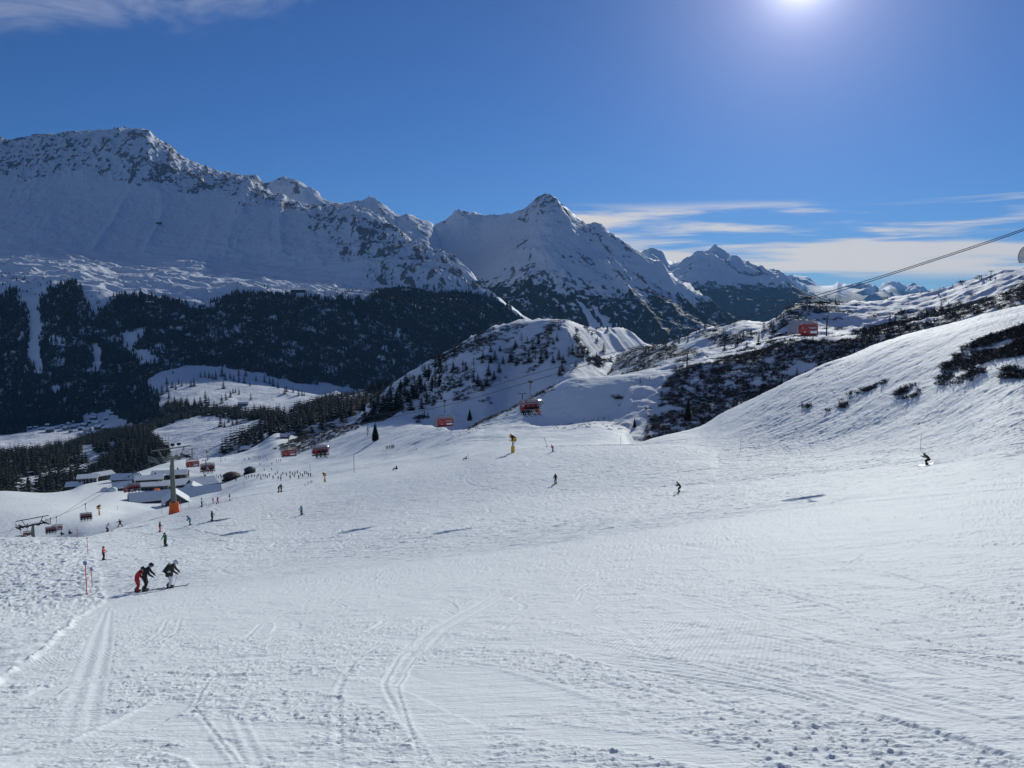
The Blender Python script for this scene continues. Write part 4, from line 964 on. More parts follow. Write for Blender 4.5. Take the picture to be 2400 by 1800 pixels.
# ------------------------------------------------------------------ people
POSES = {
 'stand': dict(p=(0, 0, .93), s=(-.01, 0, 1.13), c=(.01, 0, 1.36), n=(.03, 0, 1.50), h=(.05, 0, 1.59), t=(.05, 0, 1.72), sh=(.01, .19, 1.40), e=(.10, .28, 1.14), w=(.30, .27, 1.03), hp=(0, .10, .88), k=(.07, .12, .50), a=(-.02, .13, .10), to=(.18, .13, .05)),
 'ski': dict(p=(-.16, 0, .76), s=(-.05, 0, .94), c=(.12, 0, 1.12), n=(.22, 0, 1.24), h=(.28, 0, 1.32), t=(.31, 0, 1.45), sh=(.12, .19, 1.17), e=(.26, .31, .95), w=(.46, .30, .97), hp=(-.16, .11, .72), k=(.16, .15, .46), a=(-.02, .15, .10), to=(.18, .15, .05)),
 'lean': dict(p=(-.02, 0, .90), s=(.04, 0, 1.08), c=(.20, 0, 1.27), n=(.30, 0, 1.39), h=(.38, 0, 1.46), t=(.42, 0, 1.59), sh=(.20, .19, 1.31), e=(.30, .27, 1.05), w=(.46, .22, .90), hp=(-.02, .11, .86), k=(.10, .13, .49), a=(-.02, .13, .10), to=(.18, .13, .05)),
 'tuck': dict(p=(-.26, 0, .64), s=(-.10, 0, .82), c=(.10, 0, .96), n=(.22, 0, 1.06), h=(.29, 0, 1.12), t=(.32, 0, 1.25), sh=(.10, .19, 1.0), e=(.30, .30, .86), w=(.52, .28, .92), hp=(-.26, .11, .60), k=(.14, .16, .46), a=(-.04, .16, .10), to=(.16, .16, .05)),
 'spread': dict(p=(0, 0, .86), s=(.02, 0, 1.05), c=(.08, 0, 1.27), n=(.12, 0, 1.40), h=(.15, 0, 1.49), t=(.16, 0, 1.62), sh=(.08, .19, 1.31), e=(.12, .42, 1.18), w=(.24, .60, 1.10), hp=(0, .11, .82), k=(.10, .30, .47), a=(0, .46, .10), to=(.2, .5, .05)),
 'sit': dict(p=(0, 0, .10), s=(-.04, 0, .28), c=(-.03, 0, .50), n=(.0, 0, .64), h=(.03, 0, .73), t=(.03, 0, .86), sh=(-.03, .19, .54), e=(.12, .25, .33), w=(.36, .18, .34), hp=(.02, .11, .08), k=(.44, .13, .10), a=(.50, .13, -.32), to=(.68, .13, -.40)),
 'rest': dict(p=(0, 0, .14), s=(-.06, 0, .30), c=(-.04, 0, .50), n=(.0, 0, .63), h=(.04, 0, .71), t=(.05, 0, .84), sh=(-.04, .19, .54), e=(.08, .26, .36), w=(.3, .18, .38), hp=(.02, .11, .13), k=(.42, .16, .38), a=(.68, .16, .12), to=(.76, .16, .2)),
}
_pose_cache = {}
def body_mesh(pose, fingers=True):
    key = (pose, fingers)
    if key in _pose_cache: return _pose_cache[key]
    P = POSES[pose]; V = []; E = []; Rr = []; tagv = []
    def v(p, r, par=None, t='j'):
        V.append(Vector(p)); Rr.append(r*(1.13 if t in 'jl' else 1)); tagv.append(t)
        if par is not None: E.append((par, len(V)-1))
        return len(V)-1
    p = v(P['p'], .150, None, 'l'); s = v(P['s'], .148, p); c = v(P['c'], .165, s); n = v(P['n'], .072, c)
    h = v(P['h'], .098, n, 'h'); t = v(P['t'], .080, h, 'h')
    # nose and chin give the head a front
    f = Vector((.115, 0, -.01)); v(Vector(P['h'])+f, .022, h, 'h')
    for sg in (1, -1):
        m = lambda q: (q[0], q[1]*sg, q[2])
        sh = v(m(P['sh']), .088, c); e = v(m(P['e']), .062, sh); w = v(m(P['w']), .044, e)
        d = (Vector(m(P['w']))-Vector(m(P['e']))).normalized()
        hd = v(Vector(m(P['w']))+d*.06, .040, w, 'g')
        if fingers:
            side = Vector((0, 0, 1)).cross(d).normalized(); dn = d.cross(side)
            for k, (o, L) in enumerate(((-.030, .045), (-.010, .055), (.010, .052), (.030, .040))):
                a = v(V[hd]+d*.035+side*o, .012, hd, 'g'); b = v(V[a]+d*L*.6-dn*.016, .011, a, 'g'); v(V[b]-dn*L*.6-d*.008, .009, b, 'g')
            a = v(V[hd]+side*.038*-sg+d*.005, .013, hd, 'g'); v(V[a]+d*.03-dn*.028, .011, a, 'g')
        hp = v(m(P['hp']), .112, p, 'l'); k = v(m(P['k']), .080, hp, 'l'); an = v(m(P['a']), .066, k, 'l'); v(m(P['to']), .052, an, 'b')
    bm = bmesh.new(); L = bm.verts.layers.skin.verify()
    bv = [bm.verts.new(q) for q in V]
    for q, r in zip(bv, Rr): q[L].radius = (r, r)
    bv[0][L].use_root = True
    for a, b in E: bm.edges.new((bv[a], bv[b]))
    me = bpy.data.meshes.new('skel'); bm.to_mesh(me); bm.free()
    o = bpy.data.objects.new('skel', me); COL.objects.link(o)
    sk = o.modifiers.new('s', 'SKIN'); sk.use_smooth_shade = True
    sb = o.modifiers.new('d', 'SUBSURF'); sb.levels = 1; sb.render_levels = 1
    dg = bpy.context.evaluated_depsgraph_get(); dg.update()
    out = bpy.data.meshes.new_from_object(o.evaluated_get(dg))
    bpy.data.objects.remove(o); bpy.data.meshes.remove(me)
    SV = np.array([tuple(q) for q in V]); idx = {'j': 0, 'l': 1, 'g': 2, 'b': 3, 'h': 4}
    seg = [(a, b) for a, b in E]
    A0 = SV[[a for a, b in seg]]; B0 = SV[[b for a, b in seg]]; BT = [tagv[b] for a, b in seg]
    mi = []
    for pl in out.polygons:
        q = np.array(pl.center); d = B0-A0; t_ = np.clip(((q-A0)*d).sum(1)/np.maximum((d*d).sum(1), 1e-6), 0, 1)
        dist = np.linalg.norm(A0+d*t_[:, None]-q, axis=1); k = int(np.argmin(dist))
        mi.append(idx[BT[k]])
    for _ in range(5): out.materials.append(None)
    out.polygons.foreach_set('material_index', mi)
    out.polygons.foreach_set('use_smooth', [True]*len(mi))
    _pose_cache[key] = out
    return out
_parts = {}
def part_mesh(key, fn):
    if key not in _parts: _parts[key] = fn()
    return _parts[key]
def child(name, me, parent, loc=(0, 0, 0), rot=None, mats=None):
    if mats is not None:
        me = me.copy()
        for i, m in enumerate(mats): me.materials[i] = m
    o = bpy.data.objects.new(name, me); COL.objects.link(o); o.parent = parent; o.location = loc
    if rot: o.rotation_euler = rot
    return o
def mesh_of(mb, name, mats, smooth=False):
    o = mb.build(name, mats, None, smooth); me = o.data; bpy.data.objects.remove(o); return me
def helmet_mesh():
    mb = MB(); mb.ball((0, 0, .03), .135, 12, 8, 0, (1.08, .92, 1.0)); mb.box((.07, 0, .075), (.16, .2, .02), mi=0)
    return mesh_of(mb, 'helmet', [HEL_B], True)
def goggle_mesh():
    mb = MB(); mb.box((.118, 0, .0), (.045, .17, .075), mi=0, taper=.9); mb.tube([(.14*math.cos(a), .128*math.sin(a), .0) for a in np.linspace(-3.1, 3.1, 15)], .014, 5, 1)
    return mesh_of(mb, 'goggles', [LENS, HEL_W])
def ski_mesh():
    mb = MB(); V = []; F = []
    prof = [(-.80, .05, .02), (-.78, .05, .0), (-.3, .038, .0), (.3, .036, .0), (.75, .052, .0), (.86, .05, .035), (.94, .03, .10), (.96, .012, .12)]
    for x, w, z in prof: V += [(x, -w, z), (x, w, z), (x, w, z+.018), (x, -w, z+.018)]
    for i in range(len(prof)-1):
        for k in range(4): F.append((i*4+k, i*4+(k+1) % 4, i*4+4+(k+1) % 4, i*4+4+k))
    F += [(3, 2, 1, 0), tuple(len(V)-4+k for k in range(4))]
    mb.add(V, F); mb.box((.12, 0, .035), (.08, .07, .04)); mb.box((-.14, 0, .035), (.07, .07, .05))
    return mesh_of(mb, 'ski', [SKIM])
def boot_mesh():
    mb = MB(); mb.box((.05, 0, .05), (.32, .11, .08)); mb.box((-.03, 0, .17), (.15, .12, .22), taper=.95)
    return mesh_of(mb, 'boot', [BOOT])
def pole_mesh():
    mb = MB(); mb.tube([(0, 0, 0), (0, 0, 1.0)], [.008, .011], 5); mb.tube([(0, 0, 1.0), (0, 0, 1.14)], .018, 6, 0); mb.tube([(0, 0, .055), (0, 0, .065)], .045, 8, 0)
    return mesh_of(mb, 'ski_pole', [ALU])
def person(loc, heading, pose, jacket, pants, label, height=1.75, helmet='b', skis=True, group=None, poles=None, gl='black', slope=None, boots=True, fingers=True, ski_len=1.0, roll=0.0):
    k = height/1.75
    e = empty('person', loc, label, 'person', group, heading); e.scale = (k, k, k)
    if roll: e.rotation_euler.x = roll
    b = child('body', body_mesh(pose, fingers), e, mats=[C[jacket], C[pants], C[gl], BOOT, SKIN])
    P = POSES[pose]
    tilt = math.atan2(P['t'][0]-P['h'][0], P['t'][2]-P['h'][2])
    if helmet: child('helmet', part_mesh('hel', helmet_mesh), e, Vector(P['h'])+Vector((.0, 0, .025)), (0, tilt, 0), [HEL_W if helmet == 'w' else HEL_B])
    child('goggles', part_mesh('gog', goggle_mesh), e, Vector(P['h'])+Vector((.0, 0, .02)), (0, tilt, 0))
    sl = slope or 0.0
    for sg in (1, -1):
        a = P['a']
        if boots: child('boot', part_mesh('boot', boot_mesh), e, (a[0], a[1]*sg, a[2]-.10), (0, -sl if pose != 'sit' else -.1, 0))
        if skis:
            yaw = .55*sg if pose == 'spread' else 0
            s_ = child('ski', part_mesh('ski', ski_mesh), e, (a[0]+.05, a[1]*sg, a[2]-.12), (0, -sl, yaw)); s_.scale = (ski_len, 1, 1)
    if poles:
        R = Matrix.Rotation(heading, 4, 'Z')
        for i, (sg, tip) in enumerate(zip((1, -1), poles)):
            if tip is None: continue
            w = Vector((P['w'][0]+.04, P['w'][1]*sg, P['w'][2]))*k
            tp = Vector((tip[0], tip[1]*sg, tip[2]))*k
            W = Vector(loc)+(R @ w); T = Vector(loc)+(R @ tp); d = (W-T)
            o = bpy.data.objects.new('ski_pole', part_mesh('pole', pole_mesh)); COL.objects.link(o)
            L_ = d.length/1.05; o.scale = (k, k, L_); o.location = T; o.rotation_euler = d.to_track_quat('Z', 'Y').to_euler()
            o['label'] = 'thin grey ski pole in the %s hand of the %s' % ('left' if sg > 0 else 'right', label); o['category'] = 'ski pole'
            w_ = o['label'].split()
            if len(w_) > 16: o['label'] = 'ski pole in the %s hand of the %s' % ('left' if sg > 0 else 'right', ' '.join(label.split()[:8]))
    return e
def slope_along(p, hd, d=.9, Lr=None):
    Lr = Lr or LA
    z1 = ground_z(Lr, p.x+math.cos(hd)*d, p.y+math.sin(hd)*d); z0 = ground_z(Lr, p.x-math.cos(hd)*d, p.y-math.sin(hd)*d)
    return math.atan2(z1-z0, 2*d)
def skier(px, py, hd_deg, pose, jacket, pants, label, height=1.75, Lr=None, hpx=None, **kw):
    Lr = Lr or LA
    p = hit(Lr, px, py); hd = math.radians(hd_deg)
    if hpx: height = hpx/1800*p.y*{'ski': 1.75/1.5, 'lean': 1.75/1.62, 'tuck': 1.75/1.32, 'stand': 1.0, 'spread': 1.06, 'rest': 2.0}[pose]
    p.z += .01
    return person(p, hd, pose, jacket, pants, label, height, slope=slope_along(p, hd, Lr=Lr), **kw)

BK = (-.45, .32, .02)
# the three in front, in file, moving to the right
red = skier(322, 1388, 14, 'lean', 'red', 'red', 'person in a red suit and dark helmet leaning behind the tall black skier', hpx=62, poles=((-.75, .2, -.02), (-1.0, .4, .35)), helmet='b')
band = MB(); band.tube([(.13+.17*math.cos(a), .165*math.sin(a), 1.14) for a in np.linspace(0, 6.28, 14)], .018, 5)
band.build('reflective_band', [C['beige']], red)
tall = skier(340, 1386, 14, 'lean', 'black', 'black', 'tall person all in black with a white goggle strap, middle of the near trio', hpx=69, poles=((-.15, .15, .0), None), helmet='b')
front = skier(398, 1378, 12, 'lean', 'olive', 'white', 'person in a dark olive jacket and white trousers leading the near trio', hpx=68, poles=((-.35, .2, -.02), (.22, .2, -.0)), helmet='w', ski_len=1.05)
bp = MB(); bp.box((-.10, 0, 1.20), (.22, .34, .52), Matrix.Rotation(.62, 3, 'Y'), taper=.85); bp.box((-.20, 0, 1.12), (.08, .26, .26), Matrix.Rotation(.62, 3, 'Y'))
bpo = bp.build('backpack', [C['black']], front)
tail_ = MB(); tail_.tube([(.02, 0, .97), (-.0, 0, .80), (0, 0, .70)], [.19, .22, .21], 12); tail_.build('jacket_hem', [C['olive']], front, True)
skier(243, 1313, 8, 'stand', 'bred', 'black', 'person in a red jacket and black trousers beside the snow bank', hpx=34, helmet='b', poles=((.35, .1, 0), None))
skier(388, 1281, 250, 'stand', 'green', 'dark', 'person in a bright green jacket seen from behind', hpx=34.5, helmet='b', poles=(None, (-.05, .75, 0)))
skier(375, 1247, 5, 'stand', 'black', 'bred', 'person in a black jacket and red trousers', hpx=25, poles=((.4, .1, 0), None))
skier(446, 1231, 215, 'lean', 'teal', 'teal', 'child in a teal suit skiing left', hpx=24, poles=(BK, None))
skier(497, 1221, 350, 'stand', 'brown', 'black', 'person in a brown jacket and black trousers right of the teal skier', hpx=25, poles=(BK, None))
skier(252, 1247, 60, 'ski', 'white', 'black', 'person in a pale jacket crouching behind the black skier near the long shadow', hpx=21)
skier(282, 1236, 130, 'spread', 'black', 'black', 'person in black with arms out near the long shadow', hpx=19)
skier(473, 1188, 5, 'stand', 'white', 'dark', 'person in a pale jacket and dark trousers standing right of the orange pylon base', hpx=22, poles=((.4, .1, 0), None))
skier(500, 1180, 200, 'stand', 'red', 'brown', 'person in a dull red jacket standing upright beside the striding child', hpx=15)
skier(510, 1180, 350, 'spread', 'red', 'red', 'child in red striding with legs wide apart', hpx=16)
skier(539, 1173, 180, 'stand', 'dark', 'white', 'person in a dark jacket and white trousers alone at the run edge', hpx=16)
skier(653, 1154, 355, 'lean', 'black', 'brown', 'left one of two dark skiers talking side by side', hpx=19)
skier(659, 1153, 350, 'stand', 'black', 'black', 'right one of two dark skiers pointing ahead', hpx=20, poles=((.5, .1, .0), None))
skier(707, 1207, 250, 'stand', 'mint', 'navy', 'person in a mint jacket and navy trousers skiing away alone', hpx=23.5, poles=((.0, .7, .0), (-.1, .5, .0)), roll=0)
skier(1302, 1134, 240, 'stand', 'olive', 'black', 'person in a dark olive jacket gliding on the empty middle of the run', hpx=25, poles=((.3, .1, 0), None))
skier(1592, 1154, 178, 'ski', 'black', 'black', 'person in black making a turn with a long trail of loose snow', hpx=26, ski_len=1.1)
skier(2172, 1089, 175, 'tuck', 'olive', 'olive', 'crouched skier in dark olive throwing up a cloud of snow on the right', hpx=28, poles=((.5, .1, .0), None), ski_len=1.1)
skier(1296, 1059, 150, 'lean', 'red', 'dark', 'person in a dark red jacket on the crest right of the yellow snow cannon', hpx=17)
skier(930, 1101, 190, 'rest', 'black', 'black', 'person in black sitting on the crest with a snowboard', hpx=10, skis=False)
skier(1093, 1077, 190, 'rest', 'navy', 'navy', 'person in navy sitting behind the crest beside a red marker', hpx=8, skis=False)
skier(144, 1247+7, 350, 'rest', 'black', 'black', 'left one of two dark figures sitting on the bank beyond the lumpy snow', hpx=9, skis=False)
skier(163, 1245+7, 350, 'rest', 'black', 'black', 'right one of two dark figures sitting on the bank beyond the lumpy snow', hpx=10, skis=False)
# snowplume behind the two fast skiers
def powder_mat():
    m, nt, b = new_mat('powder'); b.inputs['Base Color'].default_value = (.9, .92, .95, 1); b.inputs['Roughness'].default_value = .9
    t = nt.nodes.new('ShaderNodeBsdfTranslucent'); t.inputs[0].default_value = (.9, .92, .95, 1); x = nt.nodes.new('ShaderNodeMixShader'); x.inputs[0].default_value = .55
    o = [n for n in nt.nodes if n.type == 'OUTPUT_MATERIAL'][0]; nt.links.new(b.outputs[0], x.inputs[1]); nt.links.new(t.outputs[0], x.inputs[2]); nt.links.new(x.outputs[0], o.inputs[0]); return m
POWDER = powder_mat()
def plume(name, px, py, length, ht, n, label, dirx=1):
    p = hit(LA, px, py); rr = np.random.RandomState(3); V = []; F = []
    for i in range(n):
        u = rr.uniform(0, 1)**1.3; x = p.x+.2+u*length; h = ht*(1-u*.6)*math.sin(min(1, u*5+.25)*1.57)
        y = p.y+rr.normal()*.25-u*.2; z = ground_z(LA, x, y)+abs(rr.normal())*h*.5; r = rr.uniform(.012, .035)
        d = rr.normal(size=(3, 3))*r; k = len(V); V += [tuple(np.array((x, y, z))+q) for q in d]; F.append((k, k+1, k+2))
    me = np_mesh(name, np.array(V), np.array(F), [POWDER], False)
    o = bpy.data.objects.new(name, me); COL.objects.link(o); o['kind'] = 'stuff'
plume('snow_spray', 2185, 1088, 6.5, 1.1, 5200, '')
plume('snow_dust', 1600, 1155, 9.0, .45, 1500, '')

# tiny crowd further down
crowd = [(573, 1120), (577, 1121), (582, 1119), (590, 1118), (597, 1117), (602, 1120), (606, 1116), (611, 1118), (617, 1117), (622, 1118), (627, 1120), (632, 1116), (640, 1122), (645, 1113), (651, 1110), (659, 1119), (663, 1112), (672, 1115), (680, 1112), (686, 1113), (692, 1112), (697, 1111), (704, 1114), (709, 1118), (714, 1112), (719, 1111), (723, 1116), (728, 1117), (652, 1122), (658, 1126), (680, 1122), (620, 1103), (637, 1102), (609, 1090), (637, 1088), (573, 1078), (583, 1077), (586, 1077), (608, 1078), (626, 1079), (648, 1081), (653, 1081), (658, 1081), (594, 1073), (598, 1073), (602, 1073), (606, 1072), (610, 1072), (517, 1076), (518, 1082), (528, 1078), (700, 1122), (690, 1118), (612, 1124)]
CW = ['black', 'dark', 'navy', 'brown', 'red', 'teal']
for i, (x, y) in enumerate(crowd):
    p = hit(LA, x, y+1); h = 1.75
    e = person(p, rt.uniform(0, 6.28), ['stand', 'ski', 'lean'][i % 3], CW[i % 6 if i % 5 else 0], ['black', 'dark'][i % 2], 'tiny far-off skier on the crowded lower piste beyond the pylon', h*1.0, skis=False, boots=False, fingers=False, group='skiers on the lower piste')
for i, (x, y, h) in enumerate([(715, 1137, 6), (722, 1134, 8), (728, 1131, 7), (731, 1130, 7)]):
    skier(x, y+2, 30, 'stand', 'black', 'dark', 'one of four small dark skiers in a row left of the leaning yellow cannon', hpx=h, group='row of skiers left of the leaning cannon', fingers=False)
for i, x in enumerate([905, 909, 913, 917, 920, 923]):
    p = hit(LA, x, 1054-i*.6)
    person(p, 1.0, 'stand', 'black', 'dark', 'one of six tiny skiers lined up on the slope below the knoll', 1.9, skis=False, boots=False, fingers=False, group='line of six skiers')
for i, (x, y) in enumerate([(507, 1119), (512, 1121), (517, 1118), (520, 1122), (503, 1122), (553, 1129), (524, 1120)]):
    p = hit(LA, x, y)
    person(p, i, 'stand', CW[i % 6], 'dark', 'tiny guest standing beside the brown tent bar', 1.9, skis=False, boots=False, fingers=False, group='guests beside the brown tent bar')
for i, (x, y) in enumerate([(1441, 828), (1455, 832), (1464, 838), (1470, 826)]):
    p = hit(LK, x, y)
    person(p, i, 'ski', 'black', 'dark', 'tiny skier crossing the sunlit right end of the knoll', 1.9, skis=False, boots=False, fingers=False, group='skiers at the right end of the knoll')
# ------------------------------------------------------------------ chairlift
STEEL = simple('galvanised_steel', (.22, .235, .22), .45, .6, var=.12, vscale=1.5); DSTEEL = simple('dark_steel', (.04, .042, .045), .5, .4)
PYL = simple('green_grey_tower', (.17, .185, .165), .55, .2, var=.12, vscale=.7); CABLE = simple('steel_rope', (.05, .052, .06), .5, .6)
REDP = simple('red_shell', (.30, .013, .012), .35, var=.06, coat=.3); REDD = simple('red_padding', (.34, .012, .02), .6)
GREYP = simple('grey_frame_paint', (.30, .31, .31), .45); PADB = simple('black_padding', (.015, .015, .017), .6)
ORANGE = simple('orange_padding', (.72, .13, .02), .7, var=.12, vscale=1.2); YEL = simple('yellow_paint', (.68, .40, .03), .5, var=.08)
WIN = simple('perforated_panel', (.30, .31, .31), .5); WPANEL = simple('white_panel', (.72, .74, .78), .4)
def glassy():
    m, nt, b = new_mat('bubble_plastic'); N = nt.nodes; L = nt.links
    b.inputs['Base Color'].default_value = (.30, .31, .32, 1); b.inputs['Roughness'].default_value = .25
    tr = N.new('ShaderNodeBsdfTransparent'); mx = N.new('ShaderNodeMixShader'); mx.inputs[0].default_value = .5
    out = [n for n in N if n.type == 'OUTPUT_MATERIAL'][0]
    L.new(tr.outputs[0], mx.inputs[1]); L.new(b.outputs[0], mx.inputs[2]); L.new(mx.outputs[0], out.inputs[0]); return m
BUB = glassy()
ROPE_AX = Vector((1.158, -1, 0)).normalized()      # uphill, toward the viewer's right
PERP = Vector((.653, .757, 0))
def ropeD(px, off):
    """depth at which a rope, offset from the lift axis, crosses a pixel column (rough)"""
    a0 = 118.6+off*1.53; u = (px-1200)/1800*1.012
    return a0/(u+1.158)
near_pts = [(2475, 496), (2400, 540), (2100, 640), (1900, 703), (1600, 790), (1243, 894), (1042, 951), (750, 1012), (485, 1059), (372, 1077), (316, 1107), (200, 1181), (118, 1215), (66, 1231), (52, 1236), (-30, 1258)]
far_pts = [(2475, 495), (2400, 536), (2100, 636), (1893, 698), (1600, 783), (1243, 878), (1042, 939), (750, 1000), (676, 1021), (452, 1052), (437, 1058), (308, 1113), (200, 1170), (136, 1211), (96, 1223), (66, 1228), (-30, 1252)]
def rope_curve(pts, off, sub=6):
    out = []
    P = [Vector(unproj(x, y, ropeD(x, off))) for x, y in pts]
    for i in range(len(P)-1):
        a, b = P[i], P[i+1]; a_ = P[max(i-1, 0)]; b_ = P[min(i+2, len(P)-1)]
        for k in range(sub):
            t = k/sub
            out.append(a.lerp(b, t) if i < 0 else 0.5*((2*a)+(b-a_)*t+(2*a_-5*a+4*b-b_)*t*t+(3*a-a_-3*b+b_)*t**3))
    out.append(P[-1]); return out
def rope_at(pts, off, px):
    y = np.interp(-px, [-x for x, _ in pts], [q for _, q in pts])
    return Vector(unproj(px, y, ropeD(px, off)))
# the rope goes on past the picture's right edge up to where the next tower would be
for nm, pts, off, lab in (('hauling_rope', near_pts, -3.0, 'long steel rope carrying the occupied chairs uphill'), ('hauling_rope', far_pts, 3.0, 'long steel rope carrying the empty chairs downhill')):
    cv = rope_curve(pts, off)
    tag(MB().tube(cv, .036, 6).build(nm, [CABLE], None, True), lab, 'rope', 'ropes of the chairlift')

def rounded(w, h, r, n=6):
    pts = []
    for cx, cz, a0 in ((w/2-r, h/2-r, 0), (-w/2+r, h/2-r, 1.5708), (-w/2+r, -h/2+r, 3.1416), (w/2-r, -h/2+r, 4.7124)):
        pts += [(cx+r*math.cos(a0+1.5708*k/n), cz+r*math.sin(a0+1.5708*k/n)) for k in range(n+1)]
    return pts
def shell(mb, w, h, r, c, tilt, thick, mi, bow=.12):
    """slab with rounded corners in the x-z plane, bowed, thickness along y"""
    o = rounded(w, h, r); V = []
    for s in (0, 1):
        for (x, z) in o:
            y = -bow*((z/(h/2))**2)+s*thick
            p = Matrix.Rotation(tilt, 3, 'X') @ Vector((x, y, z)); V.append(p+Vector(c))
    n = len(o); F = [tuple(range(n)), tuple(range(2*n-1, n-1, -1))]+[(k, n+k, n+(k+1) % n, (k+1) % n) for k in range(n)]
    mb.add(V, F, mi)
CHW = 2.75
def make_chair(closed, label, group):
    """origin at the rope grip; riders look toward +Y; x across"""
    e = empty('lift_chair', (0, 0, 0), label, 'chairlift chair', group)
    g = MB(); g.box((0, 0, -.05), (.28, .75, .22)); g.box((0, .25, .08), (.12, .5, .1)); g.ball((0, -.3, .02), .12); g.build('grip', [DSTEEL], e)
    MB().tube([(0, 0, -.1), (0, .0, -1.2), (-.05, -.05, -1.7), (-.25, -.12, -2.05), (-.55, -.15, -2.25)], [.085, .07, .07, .07, .06], 7).build('hanger', [STEEL], e, True)
    f = MB(); w = CHW/2
    f.tube([(-w, -.1, -3.9), (-w-.02, -.15, -3.2), (-w+.02, -.15, -2.65), (-w+.22, -.15, -2.4), (0, -.15, -2.28), (w-.22, -.15, -2.4), (w-.02, -.15, -2.65), (w+.02, -.15, -3.2), (w, -.1, -3.9)], .045, 6)
    f.tube([(-w, -.1, -3.9), (-w, .5, -3.98)], .04, 6); f.tube([(w, -.1, -3.9), (w, .5, -3.98)], .04, 6); f.tube([(-w, -.25, -3.95), (w, -.25, -3.95)], .04, 6)
    f.build('frame', [GREYP], e, True)
    for i in range(4):
        x = -w+.36+i*(CHW-.72)/3
        s_ = MB(); s_.box((x, .16, -3.86), (.60, .56, .12)); s_.build('seat', [PADB], e)
    b = MB(); shell(b, CHW-.14, 1.12, .34, (0, -.28, -3.25), -.10, .10, 0)
    bk = b.build('back_shell', [REDP], e)
    p = MB(); shell(p, CHW-.75, .20, .08, (.03, -.345, -3.10), -.10, .045, 0, .02); p.build('perforated_strip', [WIN], bk)
    p = MB(); shell(p, .95, .26, .06, (.62, -.41, -3.52), -.10, .05, 0, .02); p.build('white_plate', [WPANEL], bk)
    p = MB(); shell(p, .16, .11, .02, (-.62, -.40, -3.50), -.10, .04, 0, .02); p.build('number_plate', [WPANEL], bk)
    p = MB(); shell(p, CHW-.5, .62, .2, (0, -.12, -3.36), -.10, .05, 0, .04); p.build('back_cushion', [REDD], e)
    bu = MB(); n = 10
    for sx in (0,):
        V = []; F = []
        a0, a1 = (1.75, -.55) if closed else (2.55, .55)
        for k in range(n+1):
            a = a0+(a1-a0)*k/n; r = 1.02
            y = .18+r*math.cos(a); z = -3.28+r*math.sin(a)*1.0
            for x in (-w+.06, -w*.45, 0, w*.45, w-.06): V.append((x, y, z+.05*(1-(x/w)**2)))
        for k in range(n): F += [(k*5+j, k*5+j+1, (k+1)*5+j+1, (k+1)*5+j) for j in range(4)]
        i0 = len(V); V += [(-w+.06, .18, -3.28), (w-.06, .18, -3.28)]
        for k in range(n): F += [(i0, k*5, (k+1)*5), (i0+1, (k+1)*5+4, k*5+4)]
        bu.add(V, F)
        bo = bu.build('bubble', [BUB], e, True)
        rim = MB()
        for kk in (0, n): rim.tube([V[kk*5+j] for j in range(5)], .03, 5)
        for j in (0, 4): rim.tube([V[k*5+j] for k in range(n+1)], .03, 5)
        rim.build('bubble_rim', [GREYP], bo)
    br = MB(); br.tube([(-w, .0, -3.45), (-w, .55, -3.50), (w, .55, -3.50), (w, .0, -3.45)], .028, 6)
    for x in (-.95, -.32, .32, .95): br.tube([(x, .55, -3.5), (x, .72, -4.0), (x, .85, -4.28)], .02, 5); br.tube([(x-.18, .85, -4.28), (x+.18, .85, -4.28)], .022, 5)
    if not closed: br.build('safety_bar', [GREYP], e)
    else: br.build('safety_bar', [GREYP], e)
    return e
def copy_tree(o, parent=None):
    c = o.copy(); COL.objects.link(c); c.parent = parent
    for ch in list(o.children): copy_tree(ch, c)
    return c
occ = make_chair(False, '', 'occupied chairs coming uphill'); emp = make_chair(True, '', 'empty chairs going downhill')
UP = math.atan2(ROPE_AX.y, ROPE_AX.x)-math.pi/2; UPC = UP-.42    # rotation that turns +Y to the uphill direction
up_list = [(1243, 'nearest occupied chair with the open hood, orange trousers dangling at its right', 4),
           (750, 'occupied chair with two riders hanging right of the red one over the lower piste', 3),
           (485, 'occupied chair right of the pylon head with green and red legs dangling', 3),
           (312, 'occupied chair just left of the pylon above the long station roof', 4),
           (200, 'occupied chair hanging in front of the tracked snow left of the station', 4),
           (118, 'occupied chair just right of the small left pylon', 4),
           (48, 'occupied dark chair just left of the small left pylon', 3),
           (-6, 'occupied chair cut off by the left edge of the picture', 2)]
dn_list = [(1893, 'nearest red empty chair high over the scrub hill on the right'),
           (1042, 'red empty chair left of the nearest occupied one, over the sunlit run'),
           (676, 'red empty chair left of the occupied one over the lower piste'),
           (450, 'red empty chair close to the right side of the pylon head'),
           (302, 'red empty chair in front of the left end of the long station roof'),
           (132, 'red empty chair behind the occupied one right of the small left pylon'),
           (64, 'red empty chair behind the small left pylon'),
           (12, 'red empty chair near the left edge of the picture'),
           (2449, 'chair with a clear grey hood cut off by the right edge of the picture')]
mats_r = ['black', 'red', 'dark', 'navy', 'olive', 'brown']
